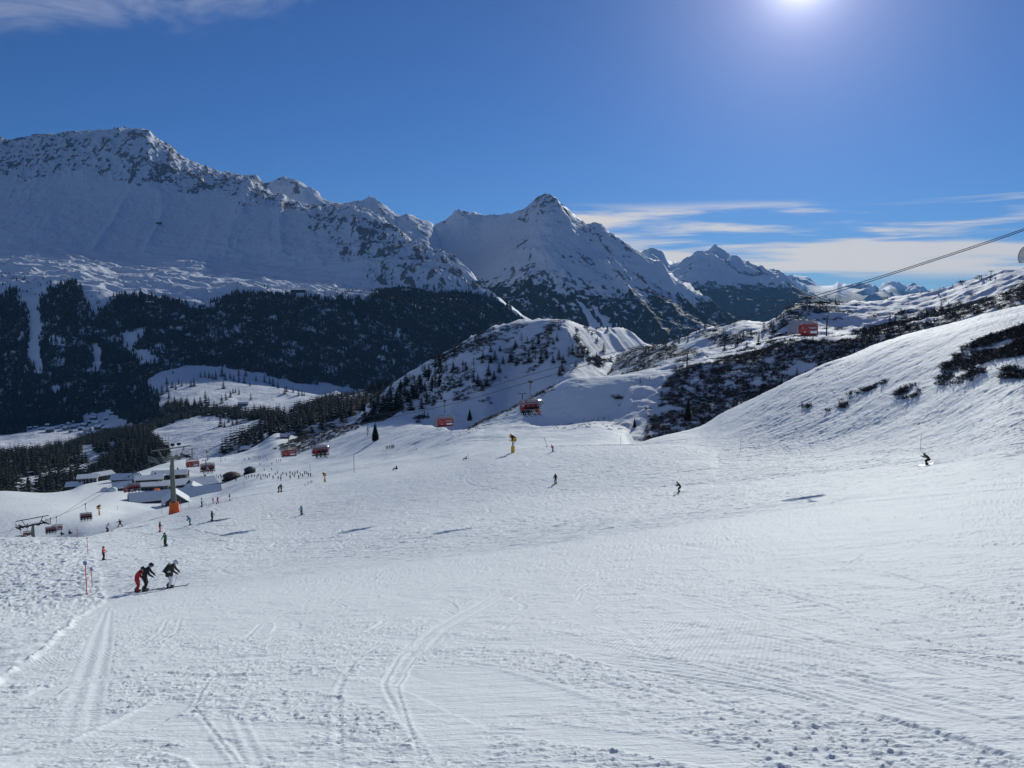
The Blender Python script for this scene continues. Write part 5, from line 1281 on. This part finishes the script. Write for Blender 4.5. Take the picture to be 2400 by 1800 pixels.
rid = {1243: [('red', 'black', 'w'), ('black', 'dark', 'b'), ('black', 'white', 'b'), ('black', 'orange', 'b')], 750: [('red', 'black', 'b'), ('black', 'black', 'b'), ('black', 'black', 'b')], 485: [('black', 'green', 'b'), ('white', 'bred', 'w'), ('black', 'black', 'b')],
       312: [('dark', 'black', 'b'), ('red', 'white', 'b'), ('black', 'dark', 'b'), ('dark', 'green', 'b')], 200: [('black', 'black', 'b'), ('red', 'dark', 'b'), ('black', 'dark', 'b'), ('black', 'black', 'b')],
       118: [('dark', 'black', 'b'), ('brown', 'dark', 'b'), ('black', 'green', 'b'), ('black', 'white', 'b')], 48: [('black', 'black', 'b'), ('dark', 'dark', 'b'), ('black', 'brown', 'b')], -6: [('black', 'black', 'b'), ('brown', 'dark', 'b')]}
for i, (px, lab, nr) in enumerate(up_list):
    o = occ if i == 0 else copy_tree(occ)
    o.location = rope_at(near_pts, -3.0, px); o.rotation_euler.z = UPC; o['label'] = lab
    R = Matrix.Rotation(UPC, 4, 'Z'); w = CHW/2
    for k, (j, pn, he) in enumerate(rid[px]):
        n = len(rid[px]); slot = (w-.36)-k*(CHW-.72)/3
        if n < 4: slot -= (.34 if n == 3 else .6)
        loc = o.location+(R @ Vector((slot, -.02, -3.80)))
        where = ['rightmost', 'second from right', 'second from left', 'leftmost'][k] if n == 4 else (['right', 'middle', 'left'][k] if n == 3 else ['right', 'left'][k])
        # slot +x lies to the viewer's left because the chair faces the camera
        where = {'rightmost': 'leftmost', 'leftmost': 'rightmost', 'second from right': 'second from left', 'second from left': 'second from right', 'right': 'left', 'left': 'right'}.get(where, where)
        cname = {1243: 'nearest occupied chair', 750: 'chair over the lower piste', 485: 'chair right of the pylon head', 312: 'chair above the station roof', 200: 'chair over the tracked snow', 118: 'chair right of the small pylon', 48: 'chair left of the small pylon', -6: 'chair at the left edge'}[px]
        person(loc, UPC+math.pi/2, 'sit', j, pn, '%s rider in %s top on the %s' % (where, {'dark': 'charcoal'}.get(j, j), cname), 1.7, helmet=he, group=None, fingers=(px > 700), skis=True, slope=-.12)
for i, (px, lab) in enumerate(dn_list):
    o = emp if i == 0 else copy_tree(emp)
    o.location = rope_at(far_pts, 3.0, px); o.rotation_euler.z = UPC+math.pi; o['label'] = lab
# ---- pylons
def sheaves(mb_frame, c, axis, n, L):
    pass
def pylon(px, D, top_z, label, pad=True, h_arm=3.0, s=1.0):
    b = at_ground(LA, px, D); h = top_z-b.z
    e = empty('lift_pylon', b, label, 'lift pylon', 'pylons of the chairlift', UP)
    col = MB(); r0, r1_ = .62*s, .36*s
    n = 8; V = []; F = []
    for z, r in ((-1.5, r0), (h, r1_)): V += [(r*math.cos(6.2832*(k+.5)/n), r*math.sin(6.2832*(k+.5)/n), z) for k in range(n)]
    F = [(k, (k+1) % n, n+(k+1) % n, n+k) for k in range(n)]+[tuple(range(n, 2*n))]
    col.add(V, F); col.box((r0*.92, 0, h*.45), (.10, .12, h*.9), Matrix.Rotation(-(r0-r1_)/h*.95, 3, 'Y')); col.build('column', [PYL], e)
    if pad:
        pd = MB(); V = []; nn = 12
        for z, r in ((-1.2, 1.32), (.1, 1.22), (1.2, 1.02), (2.55, .98)): V += [(r*math.cos(6.2832*k/nn)*(1+.03*math.sin(k*5+z*3)), r*math.sin(6.2832*k/nn)*(1+.03*math.cos(k*3+z)), z+.08*math.sin(k*1.7)) for k in range(nn)]
        F = [(i*nn+k, i*nn+(k+1) % nn, (i+1)*nn+(k+1) % nn, (i+1)*nn+k) for i in range(3) for k in range(nn)]+[tuple(range(3*nn, 4*nn))]
        pd.add(V, F); pd.build('padding', [ORANGE], e)
    a = MB(); a.box((0, 0, h+.1), (2*h_arm+1.2, .42, .42)); a.box((-h_arm*.5, 0, h-.22), (.9, .3, .3)); a.box((h_arm*.5, 0, h-.22), (.9, .3, .3))
    a.build('crossarm', [PYL if pad else DSTEEL], e)
    g = MB(); gz = h+2.35*s
    g.box((0, 0, gz), (2*h_arm+2.4, .22, .22))
    for sg in (1, -1):
        g.tube([(sg*h_arm*.62, 0, h+.2), (sg*h_arm*.95, 0, gz)], .10, 6); g.tube([(sg*(h_arm+1.2), 0, gz), (sg*(h_arm+1.5), 0, gz-.25)], .09, 6)
    g.build('lifting_frame', [PYL if pad else DSTEEL], e)
    for sg in (1, -1):
        t = MB(); x = sg*h_arm
        t.box((x+sg*.16, 0, h+.28), (.08, 4.4*s, .34)); t.box((x, 0, h+.02), (.4, 1.4, .2))
        for k in range(8):
            y = (-2.0+k*.57)*s; t.tube([(x-.06, y, h+.34), (x+.06, y, h+.34)], .25, 12)
        t.build('roller_train', [DSTEEL], e)
        q = MB(); xo = x+sg*.75
        q.box((xo, 0, h-.15), (.6, 4.6*s, .05))
        for k in range(7): q.tube([(xo+sg*.3, (-2.2+k*.73)*s, h-.15), (xo+sg*.3, (-2.2+k*.73)*s, h+.95)], .03, 4)
        q.tube([(xo+sg*.3, -2.2*s, h+.95), (xo+sg*.3, 2.2*s, h+.95)], .035, 5); q.tube([(xo+sg*.3, -2.2*s, h+.45), (xo+sg*.3, 2.2*s, h+.45)], .03, 5)
        q.build('catwalk', [STEEL if pad else DSTEEL], e)
    if pad:
        c = MB(); c.tube([(.5, 0, gz), (.5, 0, gz+2.6)], .05, 5); c.build('antenna', [DSTEEL], e)
        for x in (-1.6, -.2, 1.6, 2.6):
            l = MB(); l.tube([(x, 0, gz), (x, 0, gz+.5)], .05, 5); l.box((x, .15, gz+.75), (.8, .3, .5), Matrix.Rotation(.5, 3, 'X')); l.build('floodlight', [DSTEEL], e)
        for x in (-.9, .9):
            r_ = MB(); r_.tube([(x, 0, h+.3), (x, 0, h+1.4)], .03, 4); r_.tube([(x, .5, h+.3), (x, .5, h+1.4)], .03, 4); r_.tube([(x, 0, h+1.4), (x, .5, h+1.4)], .03, 4); r_.box((x, .25, h+.6), (.5, .6, .5)); r_.build('junction_box', [STEEL], e)
    return e
zr = rope_at(near_pts, -3.0, 384).z
pylon(409, 165, zr-.45, 'tall grey-green lift pylon with an orange padded foot standing left of the crowd')
zr2 = (rope_at(near_pts, -3.0, 66).z+rope_at(far_pts, 3.0, 96).z)/2
pylon(80, 224, zr2-.5, 'small dark T-shaped pylon standing behind the lumpy snow at the far left', pad=False, h_arm=3.0, s=.9)
def t_pylon(Lr, px, py, hpx, label, arm=4.0, D=None, slim=.28, cat='lift pylon'):
    p = hit(Lr, px, py) if D is None else at_ground(Lr, px, D); h = hpx/1800*p.y
    e = empty('lift_pylon', p, label, cat, None, rt.uniform(-.3, .3)+UP)
    MB().tube([(0, 0, -1), (0, 0, h)], [slim*1.2, slim*.8], 7).build('column', [DSTEEL], e)
    a = MB(); a.box((0, 0, h), (arm, .3, .3)); a.build('crossarm', [DSTEEL], e)
    for sg in (1, -1):
        b_ = MB(); b_.box((sg*arm*.45, 0, h+.15), (.25, 2.2, .35)); b_.build('roller_train', [DSTEEL], e)
    return e
t_pylon(LK, 898, 993, 20, 'small dark T pylon on the sunlit strip right of the woods', 4)
t_pylon(LK, 1224, 962, 40, 'dark pylon of the other lift right behind the nearest occupied chair', 5, slim=.35)
t_pylon(LA, 483, 1092, 15, 'small T pylon standing in the shadow right of the pylon head', 6, slim=.4)
t_pylon(LR, 1937, 786, 46, 'slim dark post standing right of the nearest red chair on the scrub hill', 2.2, slim=.3)
t_pylon(LR, 1610, 874, 46, 'slim dark post on the rounded shoulder of the scrub hill', 2.2, slim=.3)
t_pylon(LR, 2295, 655, 8, 'left one of two tiny T pylons on the right skyline', 3, slim=.22)
t_pylon(LR, 2322, 646, 10, 'right one of two tiny T pylons on the right skyline', 3, slim=.22)
pa = hit(LR, 2295, 655)+Vector((0, 0, 8/1800*490)); pb = hit(LR, 2322, 646)+Vector((0, 0, 10/1800*490))
tag(MB().tube([P3(2150, 695, 600), pa, pb, P3(2410, 607, 400), P3(2600, 540, 330)], .05, 5).build('lift_rope', [CABLE]), 'thin rope of the far lift rising over the right skyline', 'rope')
def mast(px, py, hpx, label):
    p = hit(LK, px, py); h = hpx/1800*p.y; m = MB(); w = .9
    for sx in (1, -1):
        for sy in (1, -1): m.tube([(sx*w, sy*w, -1), (sx*.15, sy*.15, h)], .10, 4)
    for k in range(9):
        z = h*k/9; z2 = h*(k+1)/9; a = w*(1-k/9*.83); b_ = w*(1-(k+1)/9*.83)
        for sy in (1, -1): m.tube([(-a, sy*a, z), (b_, sy*b_, z2)], .06, 3); m.tube([(a, sy*a, z), (-b_, sy*b_, z2)], .06, 3)
    for z in (h*.72, h*.9): m.box((0, 0, z), (3.4, .2, .2))
    o = m.build('lattice_mast', [DSTEEL]); o.location = p; tag(o, label, 'mast')
mast(1311, 765, 50, 'thin lattice mast sticking up from the saddle right of the knoll top')

# ------------------------------------------------------------------ snow cannons, lances, poles
def cannon(Lr, px, py, hpx, label, heading, lean=0.0):
    p = hit(Lr, px, py); h = hpx/1800*p.y; s = h/4.2
    e = empty('snow_cannon', p, label, 'snow cannon', 'yellow snow cannons', heading); e.scale = (s, s, s); e.rotation_euler.y = lean
    MB().box((0, 0, .55), (.62, .62, 1.9)).build('padding', [YEL], e)
    c = MB(); c.tube([(0, 0, 1.3), (0, 0, 2.6)], .16, 8); c.tube([(0, 0, 1.5), (-.55, 0, 2.5)], .05, 5); c.build('mast', [STEEL], e)
    t = MB(); t.box((0, 0, 2.65), (1.5, .9, .12)); t.box((-.3, 0, 2.85), (1.0, .7, .4)); t.tube([(.7, -.4, 2.7), (.7, -.4, 3.0), (.7, .4, 3.0), (.7, .4, 2.7)], .04, 5); t.build('platform', [YEL], e)
    f = MB(); d = Matrix.Rotation(-.5, 3, 'Y')
    for k, (x0, x1, ra, rb_, m) in enumerate(((-.75, -.35, .52, .48, 0), (-.35, .35, .46, .42, 1), (.35, .75, .42, .5, 0))):
        f.tube([d @ Vector((x0, 0, 0))+Vector((0, 0, 3.5)), d @ Vector((x1, 0, 0))+Vector((0, 0, 3.5))], [ra, rb_], 12, m)
    f.build('fan_barrel', [YEL, DSTEEL], e)
    y = MB(); y.box((0, .5, 3.15), (.2, .08, .8)); y.box((0, -.5, 3.15), (.2, .08, .8)); y.build('yoke', [DSTEEL], e)
cannon(LA, 1202, 1061, 45, 'tall yellow snow cannon on a padded mast at the crest left of the red-jacketed skier', 2.7)
cannon(LA, 233, 1208, 27, 'small yellow snow cannon on a slim mast left of the station', .5)
cannon(LA, 762, 1130, 24, 'yellow snow cannon on a leaning mast at the crest above the mint-jacketed skier', 2.6, .12)
def lance(px, py, hpx, label, lean, Lr=None, mat=ORANGE):
    p = hit(Lr or LA, px, py); h = hpx/1800*p.y
    e = empty('snow_lance', p, label, 'snow lance', 'snow lances on stands')
    MB().tube([(0, 0, .3), (lean*h, 0, h)], .05, 5).build('lance_pipe', [STEEL], e)
    s = MB(); q = h/3.2*.55
    for a in (0, 2.1, 4.2): s.tube([(0, 0, 1.2*q), (math.cos(a)*.8*q, math.sin(a)*.8*q, -.1)], .09*q, 5)
    s.box((0, 0, .9*q), (.5*q, .5*q, .6*q)); s.build('stand', [mat], e)
lance(976, 1055, 17, 'leaning snow lance on an orange stand, the left one below the knoll', -.2)
lance(1061, 1024, 17, 'leaning snow lance on an orange stand right below the red empty chair', -.35)
lance(1282, 1048, 22, 'thin grey snow lance between the yellow cannon and the red-jacketed skier', -.3, mat=STEEL)
REDPOLE = simple('red_pole_paint', (.75, .05, .03), .5); BLUES = simple('blue_sign', (.02, .08, .40), .5); GPOLE = simple('grey_pole_paint', (.20, .21, .22), .6)
def marker(px, py, hpx, label, sign=0, ball=False, thick=.03, lean=0.0):
    p = hit(LA, px, py); h = hpx/1800*p.y
    e = empty('piste_marker', p, label, 'marker pole', 'red piste marker poles')
    e.rotation_euler.y = lean
    MB().tube([(0, 0, -.2), (0, 0, h*(.96 if sign else 1))], thick, 8).build('pole', [REDPOLE], e)
    if sign:
        s = MB(); shell(s, sign, sign, sign*.18, (0, -.03, h-.12), 0, .03, 0, 0)
        so = s.build('sign_board', [BLUES], e); a = MB()
        q = sign*.3
        a.box((q*.15, -.045, h-.12+q*.1), (q*1.9, .012, q*.42), Matrix.Rotation(.8, 3, 'Y')); a.box((-q*.3, -.045, h-.12+q*.75), (q*1.0, .012, q*.3)); a.build('white_arrow', [WPANEL], so)
    if ball: MB().ball((0, 0, h), .07).build('cap', [simple('pole_cap', (.08, .03, .1), .5)], e)
marker(204, 1394, 84, 'tallest red marker pole with a blue arrow sign in the lumpy snow', .22)
marker(216, 1377, 52, 'thinner red marker pole with a small blue sign right of the tallest one', .15, thick=.022)
marker(206, 1297, 38, 'red marker pole with a dark cap at the top of the snow bank', 0, True)
marker(182, 1262, 29, 'short red marker pole standing furthest left above the lumpy snow', 0, thick=.04)
marker(1735, 1056, 35, 'slightly bent red marker pole at the foot of the right-hand hillside', 0, thick=.022, lean=.05)
marker(2157, 1057, 42, 'straight red marker pole directly above the crouched skier on the right', 0, thick=.022)
marker(1454, 1043, 20, 'small pink-red marker pole by the lower left corner of the scrub slope', 0, thick=.03)
marker(1097, 1079, 18, 'small red marker pole beside the navy figure behind the crest', 0, thick=.03)
def post(px, py, hpx, label, r=.03, Lr=None):
    p = hit(Lr or LA, px, py); o = MB().tube([(0, 0, -.3), (0, 0, hpx/1800*p.y)], r, 6).build('post', [GPOLE]); o.location = p; tag(o, label, 'post')
post(379, 1207, 24, 'thin grey post just left of the orange pylon foot')
post(424, 1196, 26, 'thin grey post just right of the orange pylon foot')
post(443, 1192, 24, 'second thin grey post right of the orange pylon foot')
post(276, 1195, 10, 'short grey post left of the station shadow', .06)
post(727, 1106, 20, 'grey lamp post by the shaded pond hollow', .10)
post(830, 1108, 46, 'tall thin grey lamp post on the bank left of the large lone spruce', .09)
post(572, 1139, 12, 'small post at the corner of the crowded piste', .08)

# ------------------------------------------------------------------ buildings
WOOD = simple('dark_timber', (.045, .034, .028), .8, var=.3, vscale=.4); WALLW = simple('pale_render', (.42, .41, .39), .8, var=.06, vscale=.3)
WALLG = simple('grey_concrete', (.13, .13, .13), .8, var=.12, vscale=.3); RSNOW = snow_mat('roof_snow', [(.5, .08, (1, 1, 1))]); GLASS = simple('window_glass', (.02, .025, .035), .12)
TENT = simple('brown_canvas', (.075, .045, .035), .75, var=.2, vscale=.6); TENTB = simple('grey_blue_canvas', (.05, .06, .08), .75)
def house(loc, yaw, L, W, h, rh, label, wall=WOOD, name='chalet', cat='house', group=None, nwin=4, chim=1, eave=.9, parts=True, snow=.45, two=False):
    e = empty(name, loc, label, cat, group, yaw)
    w = MB(); V = [(-L/2, -W/2, -3), (L/2, -W/2, -3), (L/2, W/2, -3), (-L/2, W/2, -3), (-L/2, -W/2, h), (L/2, -W/2, h), (L/2, W/2, h), (-L/2, W/2, h), (-L/2, 0, h+rh), (L/2, 0, h+rh)]
    w.add(V, [(0, 1, 5, 4), (2, 3, 7, 6), (1, 2, 6, 9, 5), (3, 0, 4, 8, 7), (4, 5, 9, 8), (6, 7, 8, 9)])
    w.build('wall', [wall], e)
    r = MB(); sl = rh/(W/2); ew = W/2+eave; el = L/2+eave
    for sg in (1, -1):
        z0 = h+rh-sl*ew
        a = [(-el, 0, h+rh), (el, 0, h+rh), (el, sg*ew, z0), (-el, sg*ew, z0)]
        t0, t1 = .04, .25+snow
        Vt = [(x, y, z+t0) for x, y, z in a]+[(x, y, z+.2) for x, y, z in a]
        r.add(Vt, [(0, 1, 2, 3), (4, 7, 6, 5), (0, 4, 5, 1), (1, 5, 6, 2), (2, 6, 7, 3), (3, 7, 4, 0)], 0)
        k = .985
        Vs = [(x*k, y*k, z+.203) for x, y, z in a]+[(x*k, y*k, z+.2+snow) for x, y, z in a]
        r.add(Vs, [(0, 1, 2, 3), (4, 7, 6, 5), (0, 4, 5, 1), (1, 5, 6, 2), (2, 6, 7, 3), (3, 7, 4, 0)], 1)
    ro = r.build('roof', [WOOD, RSNOW], e)
    if not parts: return e
    for side in (-1,):
        for k in range(nwin):
            x = -L/2+L*(k+.5)/nwin
            for fl_ in ((.5,) if not two else (.28, .68)):
                f = MB(); f.box((x, side*(W/2+.03), h*fl_), (1.5, .10, 1.3)); fo = f.build('window', [WALLW if wall is WOOD else WOOD], e)
                g = MB(); g.box((x, side*(W/2+.07), h*fl_), (1.2, .06, 1.0)); g.build('pane', [GLASS], fo)
    d = MB(); d.box((L/2+.04, 0, 1.0), (.1, 1.3, 2.2)); d.build('door', [WOOD if wall is not WOOD else WALLW], e)
    for c in range(chim):
        cm = MB(); cm.box((L*(.2-.35*c), W*.18, h+rh+.4), (.9, .9, 2.0)); cm.build('chimney', [WALLG], ro)
    return e
def house_px(px, D, *a, **k):
    return house(at_ground(LA, px, D), *a, **k)
# long station roof, built on its eave line
h1 = at_ground(LA, 412, 372)
house(h1+Vector((0, 0, -.6)), .50, 40, 8, 2.6, 2.7, 'long low chairlift station with one big snow-covered roof behind the pylon', wall=WALLG, name='station_building', cat='station', nwin=9, chim=0, eave=1.2)
oc = MB(); oc.box((0, 0, .9), (2.2, 2, 1.8)); o = oc.build('ticket_kiosk', [ORANGE]); o.location = at_ground(LA, 369, 376)+Vector((0, 0, 4.3)); tag(o, 'small orange box standing on the ridge of the long station roof', 'roof box')
house_px(412, 348, math.radians(115), 9, 9, 1.8, 3.6, 'small steep-roofed porch building in front of the long station, right behind the pylon', wall=WALLG, name='porch_building', cat='station', nwin=2, chim=0, eave=1.6)
house_px(420, 428, .55, 20, 12, 4.4, 1.9, 'large mountain restaurant with a broad white roof behind the pylon', name='restaurant', cat='restaurant', nwin=8, chim=2, two=True)
house_px(365, 418, .25, 14, 8, 3.2, 1.0, 'flat-roofed dark wing at the left end of the restaurant', wall=WALLG, name='restaurant_wing', cat='restaurant', nwin=7, chim=1)
house_px(474, 420, .75, 12, 9, 3.0, 2.6, 'right-hand wing of the restaurant with a steep shaded roof', name='restaurant_wing', cat='restaurant', nwin=4, chim=1)
house_px(452, 408, 1.9, 9, 8, 2.6, 2.4, 'low gabled annex in front of the restaurant, just above the long roof', name='restaurant_annex', cat='restaurant', nwin=3, chim=0)
house_px(352, 440, .3, 14, 9, 3.6, 1.3, 'rear left building of the restaurant group with two small dormer gables', name='restaurant_annex', cat='restaurant', nwin=4, chim=1)
house_px(400, 470, .2, 20, 10, 4.0, 1.5, 'rearmost wide white roof of the restaurant group', name='restaurant_annex', cat='restaurant', nwin=4, chim=1)
a_ = MB(); n = 12; V = []; F = []
for y0 in (0, 16):
    for k in range(n+1): V.append((4.2*math.cos(math.pi*k/n), y0*.7, 3.8*math.sin(math.pi*k/n)))
F = [(k, k+1, n+2+k, n+1+k) for k in range(n)]+[tuple(range(n+1)), tuple(range(2*n+1, n, -1))]
a_.add(V, F); o = a_.build('arched_hall', [TENT]); o.location = at_ground(LA, 497, 425); o.rotation_euler.z = .9; tag(o, 'dark arched hall at the right end of the restaurant group', 'hall')
house_px(208, 452, .35, 10, 8, 3.6, 1.2, 'pale chalet with a balcony front furthest left of the station', wall=WALLW, cat='chalet', nwin=5, two=True, chim=0)
house_px(240, 462, .9, 10, 9, 3.6, 1.3, 'wide white-roofed chalet right behind the pale one', cat='chalet', nwin=4)
house_px(177, 447, .2, 8, 5, 1.8, 1.4, 'low shed with a snowy roof left of the pale chalet', name='shed', cat='shed', nwin=2, chim=0)
house_px(287, 405, .5, 8, 6, 2.0, 2.0, 'small hut with a steep snowy roof left of the long station', name='hut', cat='hut', nwin=2, chim=0)
house_px(296, 440, .2, 14, 7, 2.2, 2.0, 'low snow-covered roof behind the small hut', name='hut', cat='hut', nwin=3, chim=0)
for i, px in enumerate((248, 263)):
    t = MB(); V = []; F = []; nn = 10
    for j, (r, z) in enumerate(((2.8, 0), (2.7, 1.0), (1.7, 1.9), (0.2, 2.3))): V += [(r*math.cos(6.2832*k/nn), r*math.sin(6.2832*k/nn)*.8, z) for k in range(nn)]
    for j in range(3): F += [(j*nn+k, j*nn+(k+1) % nn, (j+1)*nn+(k+1) % nn, (j+1)*nn+k) for k in range(nn)]
    F.append(tuple(range(3*nn, 4*nn))); t.add(V, F)
    o = t.build('dome_tent', [RSNOW], None, True); o.location = at_ground(LA, px, 398); tag(o, ('left' if i == 0 else 'right')+' one of two snow-covered round tents left of the small hut', 'tent', 'snow-covered tents')
def umbrella_bar(px, D, r, h, mat, label):
    e = empty('tent_bar', at_ground(LA, px, D), label, 'tent', 'tent bars beside the piste'); V = []; F = []; nn = 12
    for j, (rr_, z) in enumerate(((r, 2.3), (r*.97, 2.7), (r*.55, h*.86), (.3, h))): V += [(rr_*math.cos(6.2832*k/nn), rr_*math.sin(6.2832*k/nn), z) for k in range(nn)]
    for j in range(3): F += [(j*nn+k, j*nn+(k+1) % nn, (j+1)*nn+(k+1) % nn, (j+1)*nn+k) for k in range(nn)]
    m = MB(); m.add(V, F); m.build('canvas_roof', [mat], e)
    m = MB(); m.tube([(0, 0, -1), (0, 0, 2.6)], r*.9, 12); m.build('dark_side_wall', [PADB], e)
    m = MB(); m.box((0, -r*.95, .5), (r*1.5, .3, 1.0)); m.build('counter', [WOOD], e)
umbrella_bar(543, 436, 5.2, 4.6, TENT, 'large brown round tent bar right of the station')
umbrella_bar(586, 446, 3.6, 4.2, TENTB, 'smaller grey-blue tent bar right of the brown one')
for i, (px, py) in enumerate([(576, 1056), (668, 1027)]):
    p = hit(LA, px, py)
    house(p, .3, 7, 5, 2, 1.6, ['tiny hut on the slope above the tent bars', 'tiny hut at the edge of the woods above the lower piste'][i], name='hut', cat='hut', nwin=1, chim=0)
# village in the valley
vill = [(12, 1002, 14), (70, 1006, 12), (84, 1004, 10), (98, 1008, 12), (113, 1000, 14), (118, 1012, 22), (133, 1006, 14), (147, 1000, 10), (155, 1008, 18), (162, 996, 12), (172, 1004, 14), (176, 992, 12), (184, 1000, 12), (192, 1008, 16), (198, 1000, 18), (205, 1012, 20), (212, 992, 14), (219, 984, 18), (226, 996, 20), (232, 1006, 22), (240, 999, 14), (246, 1008, 16), (255, 1010, 26), (268, 1008, 18), (222, 976, 10), (250, 984, 12), (262, 972, 12), (277, 1013, 14), (349, 1000, 10), (346, 990, 8), (345, 978, 8), (210, 1020, 14), (226, 1018, 16), (190, 1020, 12), (166, 1013, 10)]
vl = ['white-walled', 'dark timber', 'grey-walled']
for i, (x, y, w) in enumerate(vill):
    p = hit(LV, x, y); L = w/1800*p.y*.8; L = max(9, min(L, 26))
    place = ['left outskirts', 'middle', 'right end'][0 if x < 130 else (1 if x < 215 else 2)]
    big = 'large' if w >= 18 else ('medium' if w >= 13 else 'small')
    house(p, rt.uniform(-.5, .7), L, L*.6, L*.35+1, L*.22, '%s %s village house with a snowy roof at the %s of the village' % (big, vl[i % 3], place), wall=[WALLW, WOOD, WALLG][i % 3], name='village_house', cat='house', group='houses of the village in the valley', nwin=3, chim=0, eave=1.0, snow=.6)
p = hit(LV, 570, 950); house(p, .2, 26, 12, 5, 4, 'dark barn with a snowy roof on the meadow hill across the valley', name='barn', cat='barn', nwin=3, chim=0)
p = hit(LV, 323, 935)
house(p, .1, 12, 9, 4, 3, 'lone tiny house among the dark trees left of the meadow', name='house', cat='house', nwin=1, chim=0)
p = hit(LV, 700, 684); house(p+Vector((0, 0, 1)), .15, 62, 20, 8, 3, 'long dark mountain restaurant on the sunlit terrace above the forest', name='mountain_restaurant', cat='restaurant', nwin=10, chim=1)
p = hit(LV, 372, 524); house(p, .1, 30, 16, 8, 4, 'tiny dark hut high on the shaded mountain face', name='mountain_hut', cat='hut', nwin=2, chim=0)
p = hit(LV, 350, 712); house(p, .1, 34, 14, 6, 4, 'white-roofed cabin at the upper forest edge', name='cabin', cat='cabin', nwin=3, chim=0)
p = hit(LV, 342, 303+5); house(p+Vector((0, 0, -4)), .1, 44, 16, 11, 2, 'summit station building on the highest point of the left mountain', wall=WALLG, name='summit_station', cat='station', nwin=3, chim=0, snow=.01)

# ------------------------------------------------------------------ labels by place in each row or cluster
ONES = 'zero first second third fourth fifth sixth seventh eighth ninth tenth eleventh twelfth thirteenth fourteenth fifteenth sixteenth seventeenth eighteenth nineteenth'.split()
TENS = {2: 'twenty', 3: 'thirty', 4: 'forty', 5: 'fifty', 6: 'sixty', 7: 'seventy', 8: 'eighty'}
TENTH = {2: 'twentieth', 3: 'thirtieth', 4: 'fortieth', 5: 'fiftieth', 6: 'sixtieth', 7: 'seventieth', 8: 'eightieth'}
def ordinal(n):
    if n < 20: return ONES[n]
    return TENTH[n//10] if n % 10 == 0 else TENS[n//10]+'-'+ONES[n % 10]
def order_labels():
    by = {}
    for o in COL.objects:
        if o.parent is None and 'group' in o.keys() : by.setdefault(o['group'], []).append(o)
    for g, l in by.items():
        labs = [o['label'] for o in l]
        if len(set(labs)) == len(labs): continue
        l.sort(key=lambda o: proj(*o.location)[0])
        for i, o in enumerate(l):
            if g.startswith('houses'):
                o['label'] = '%s house from the left in the valley village, %s' % (ordinal(i+1), ' '.join(o['label'].split()[:2]))
            else:
                pass
                o['label'] = '%s from the left of the %s' % (ordinal(i+1), g.replace('spruces on the middle of the shaded face of the knoll', 'spruces in the middle of the knoll').replace('of the right-hand hill', 'of the right hill'))
order_labels()
# ------------------------------------------------------------------ air
def build_haze():
    x0, x1, y0, y1, z0, z1 = -30000, 30000, -400, 32000, -701.5, 2600
    V = [(x, y, z) for z in (z0, z1) for y in (y0, y1) for x in (x0, x1)]
    me = bpy.data.meshes.new('haze'); me.from_pydata(V, [], [(0, 2, 3, 1), (4, 5, 7, 6), (0, 1, 5, 4), (2, 6, 7, 3), (0, 4, 6, 2), (1, 3, 7, 5)])
    m = bpy.data.materials.new('haze'); m.use_nodes = True; nt = m.node_tree; nt.nodes.clear()
    out = nt.nodes.new('ShaderNodeOutputMaterial'); v = nt.nodes.new('ShaderNodeVolumePrincipled')
    v.inputs['Color'].default_value = (.20, .50, 1.0, 1); v.inputs['Density'].default_value = 1.5e-5; v.inputs['Anisotropy'].default_value = 0.2
    nt.links.new(v.outputs[0], out.inputs['Volume']); me.materials.append(m)
    o = bpy.data.objects.new('haze', me); COL.objects.link(o); o['kind'] = 'stuff'
build_haze()
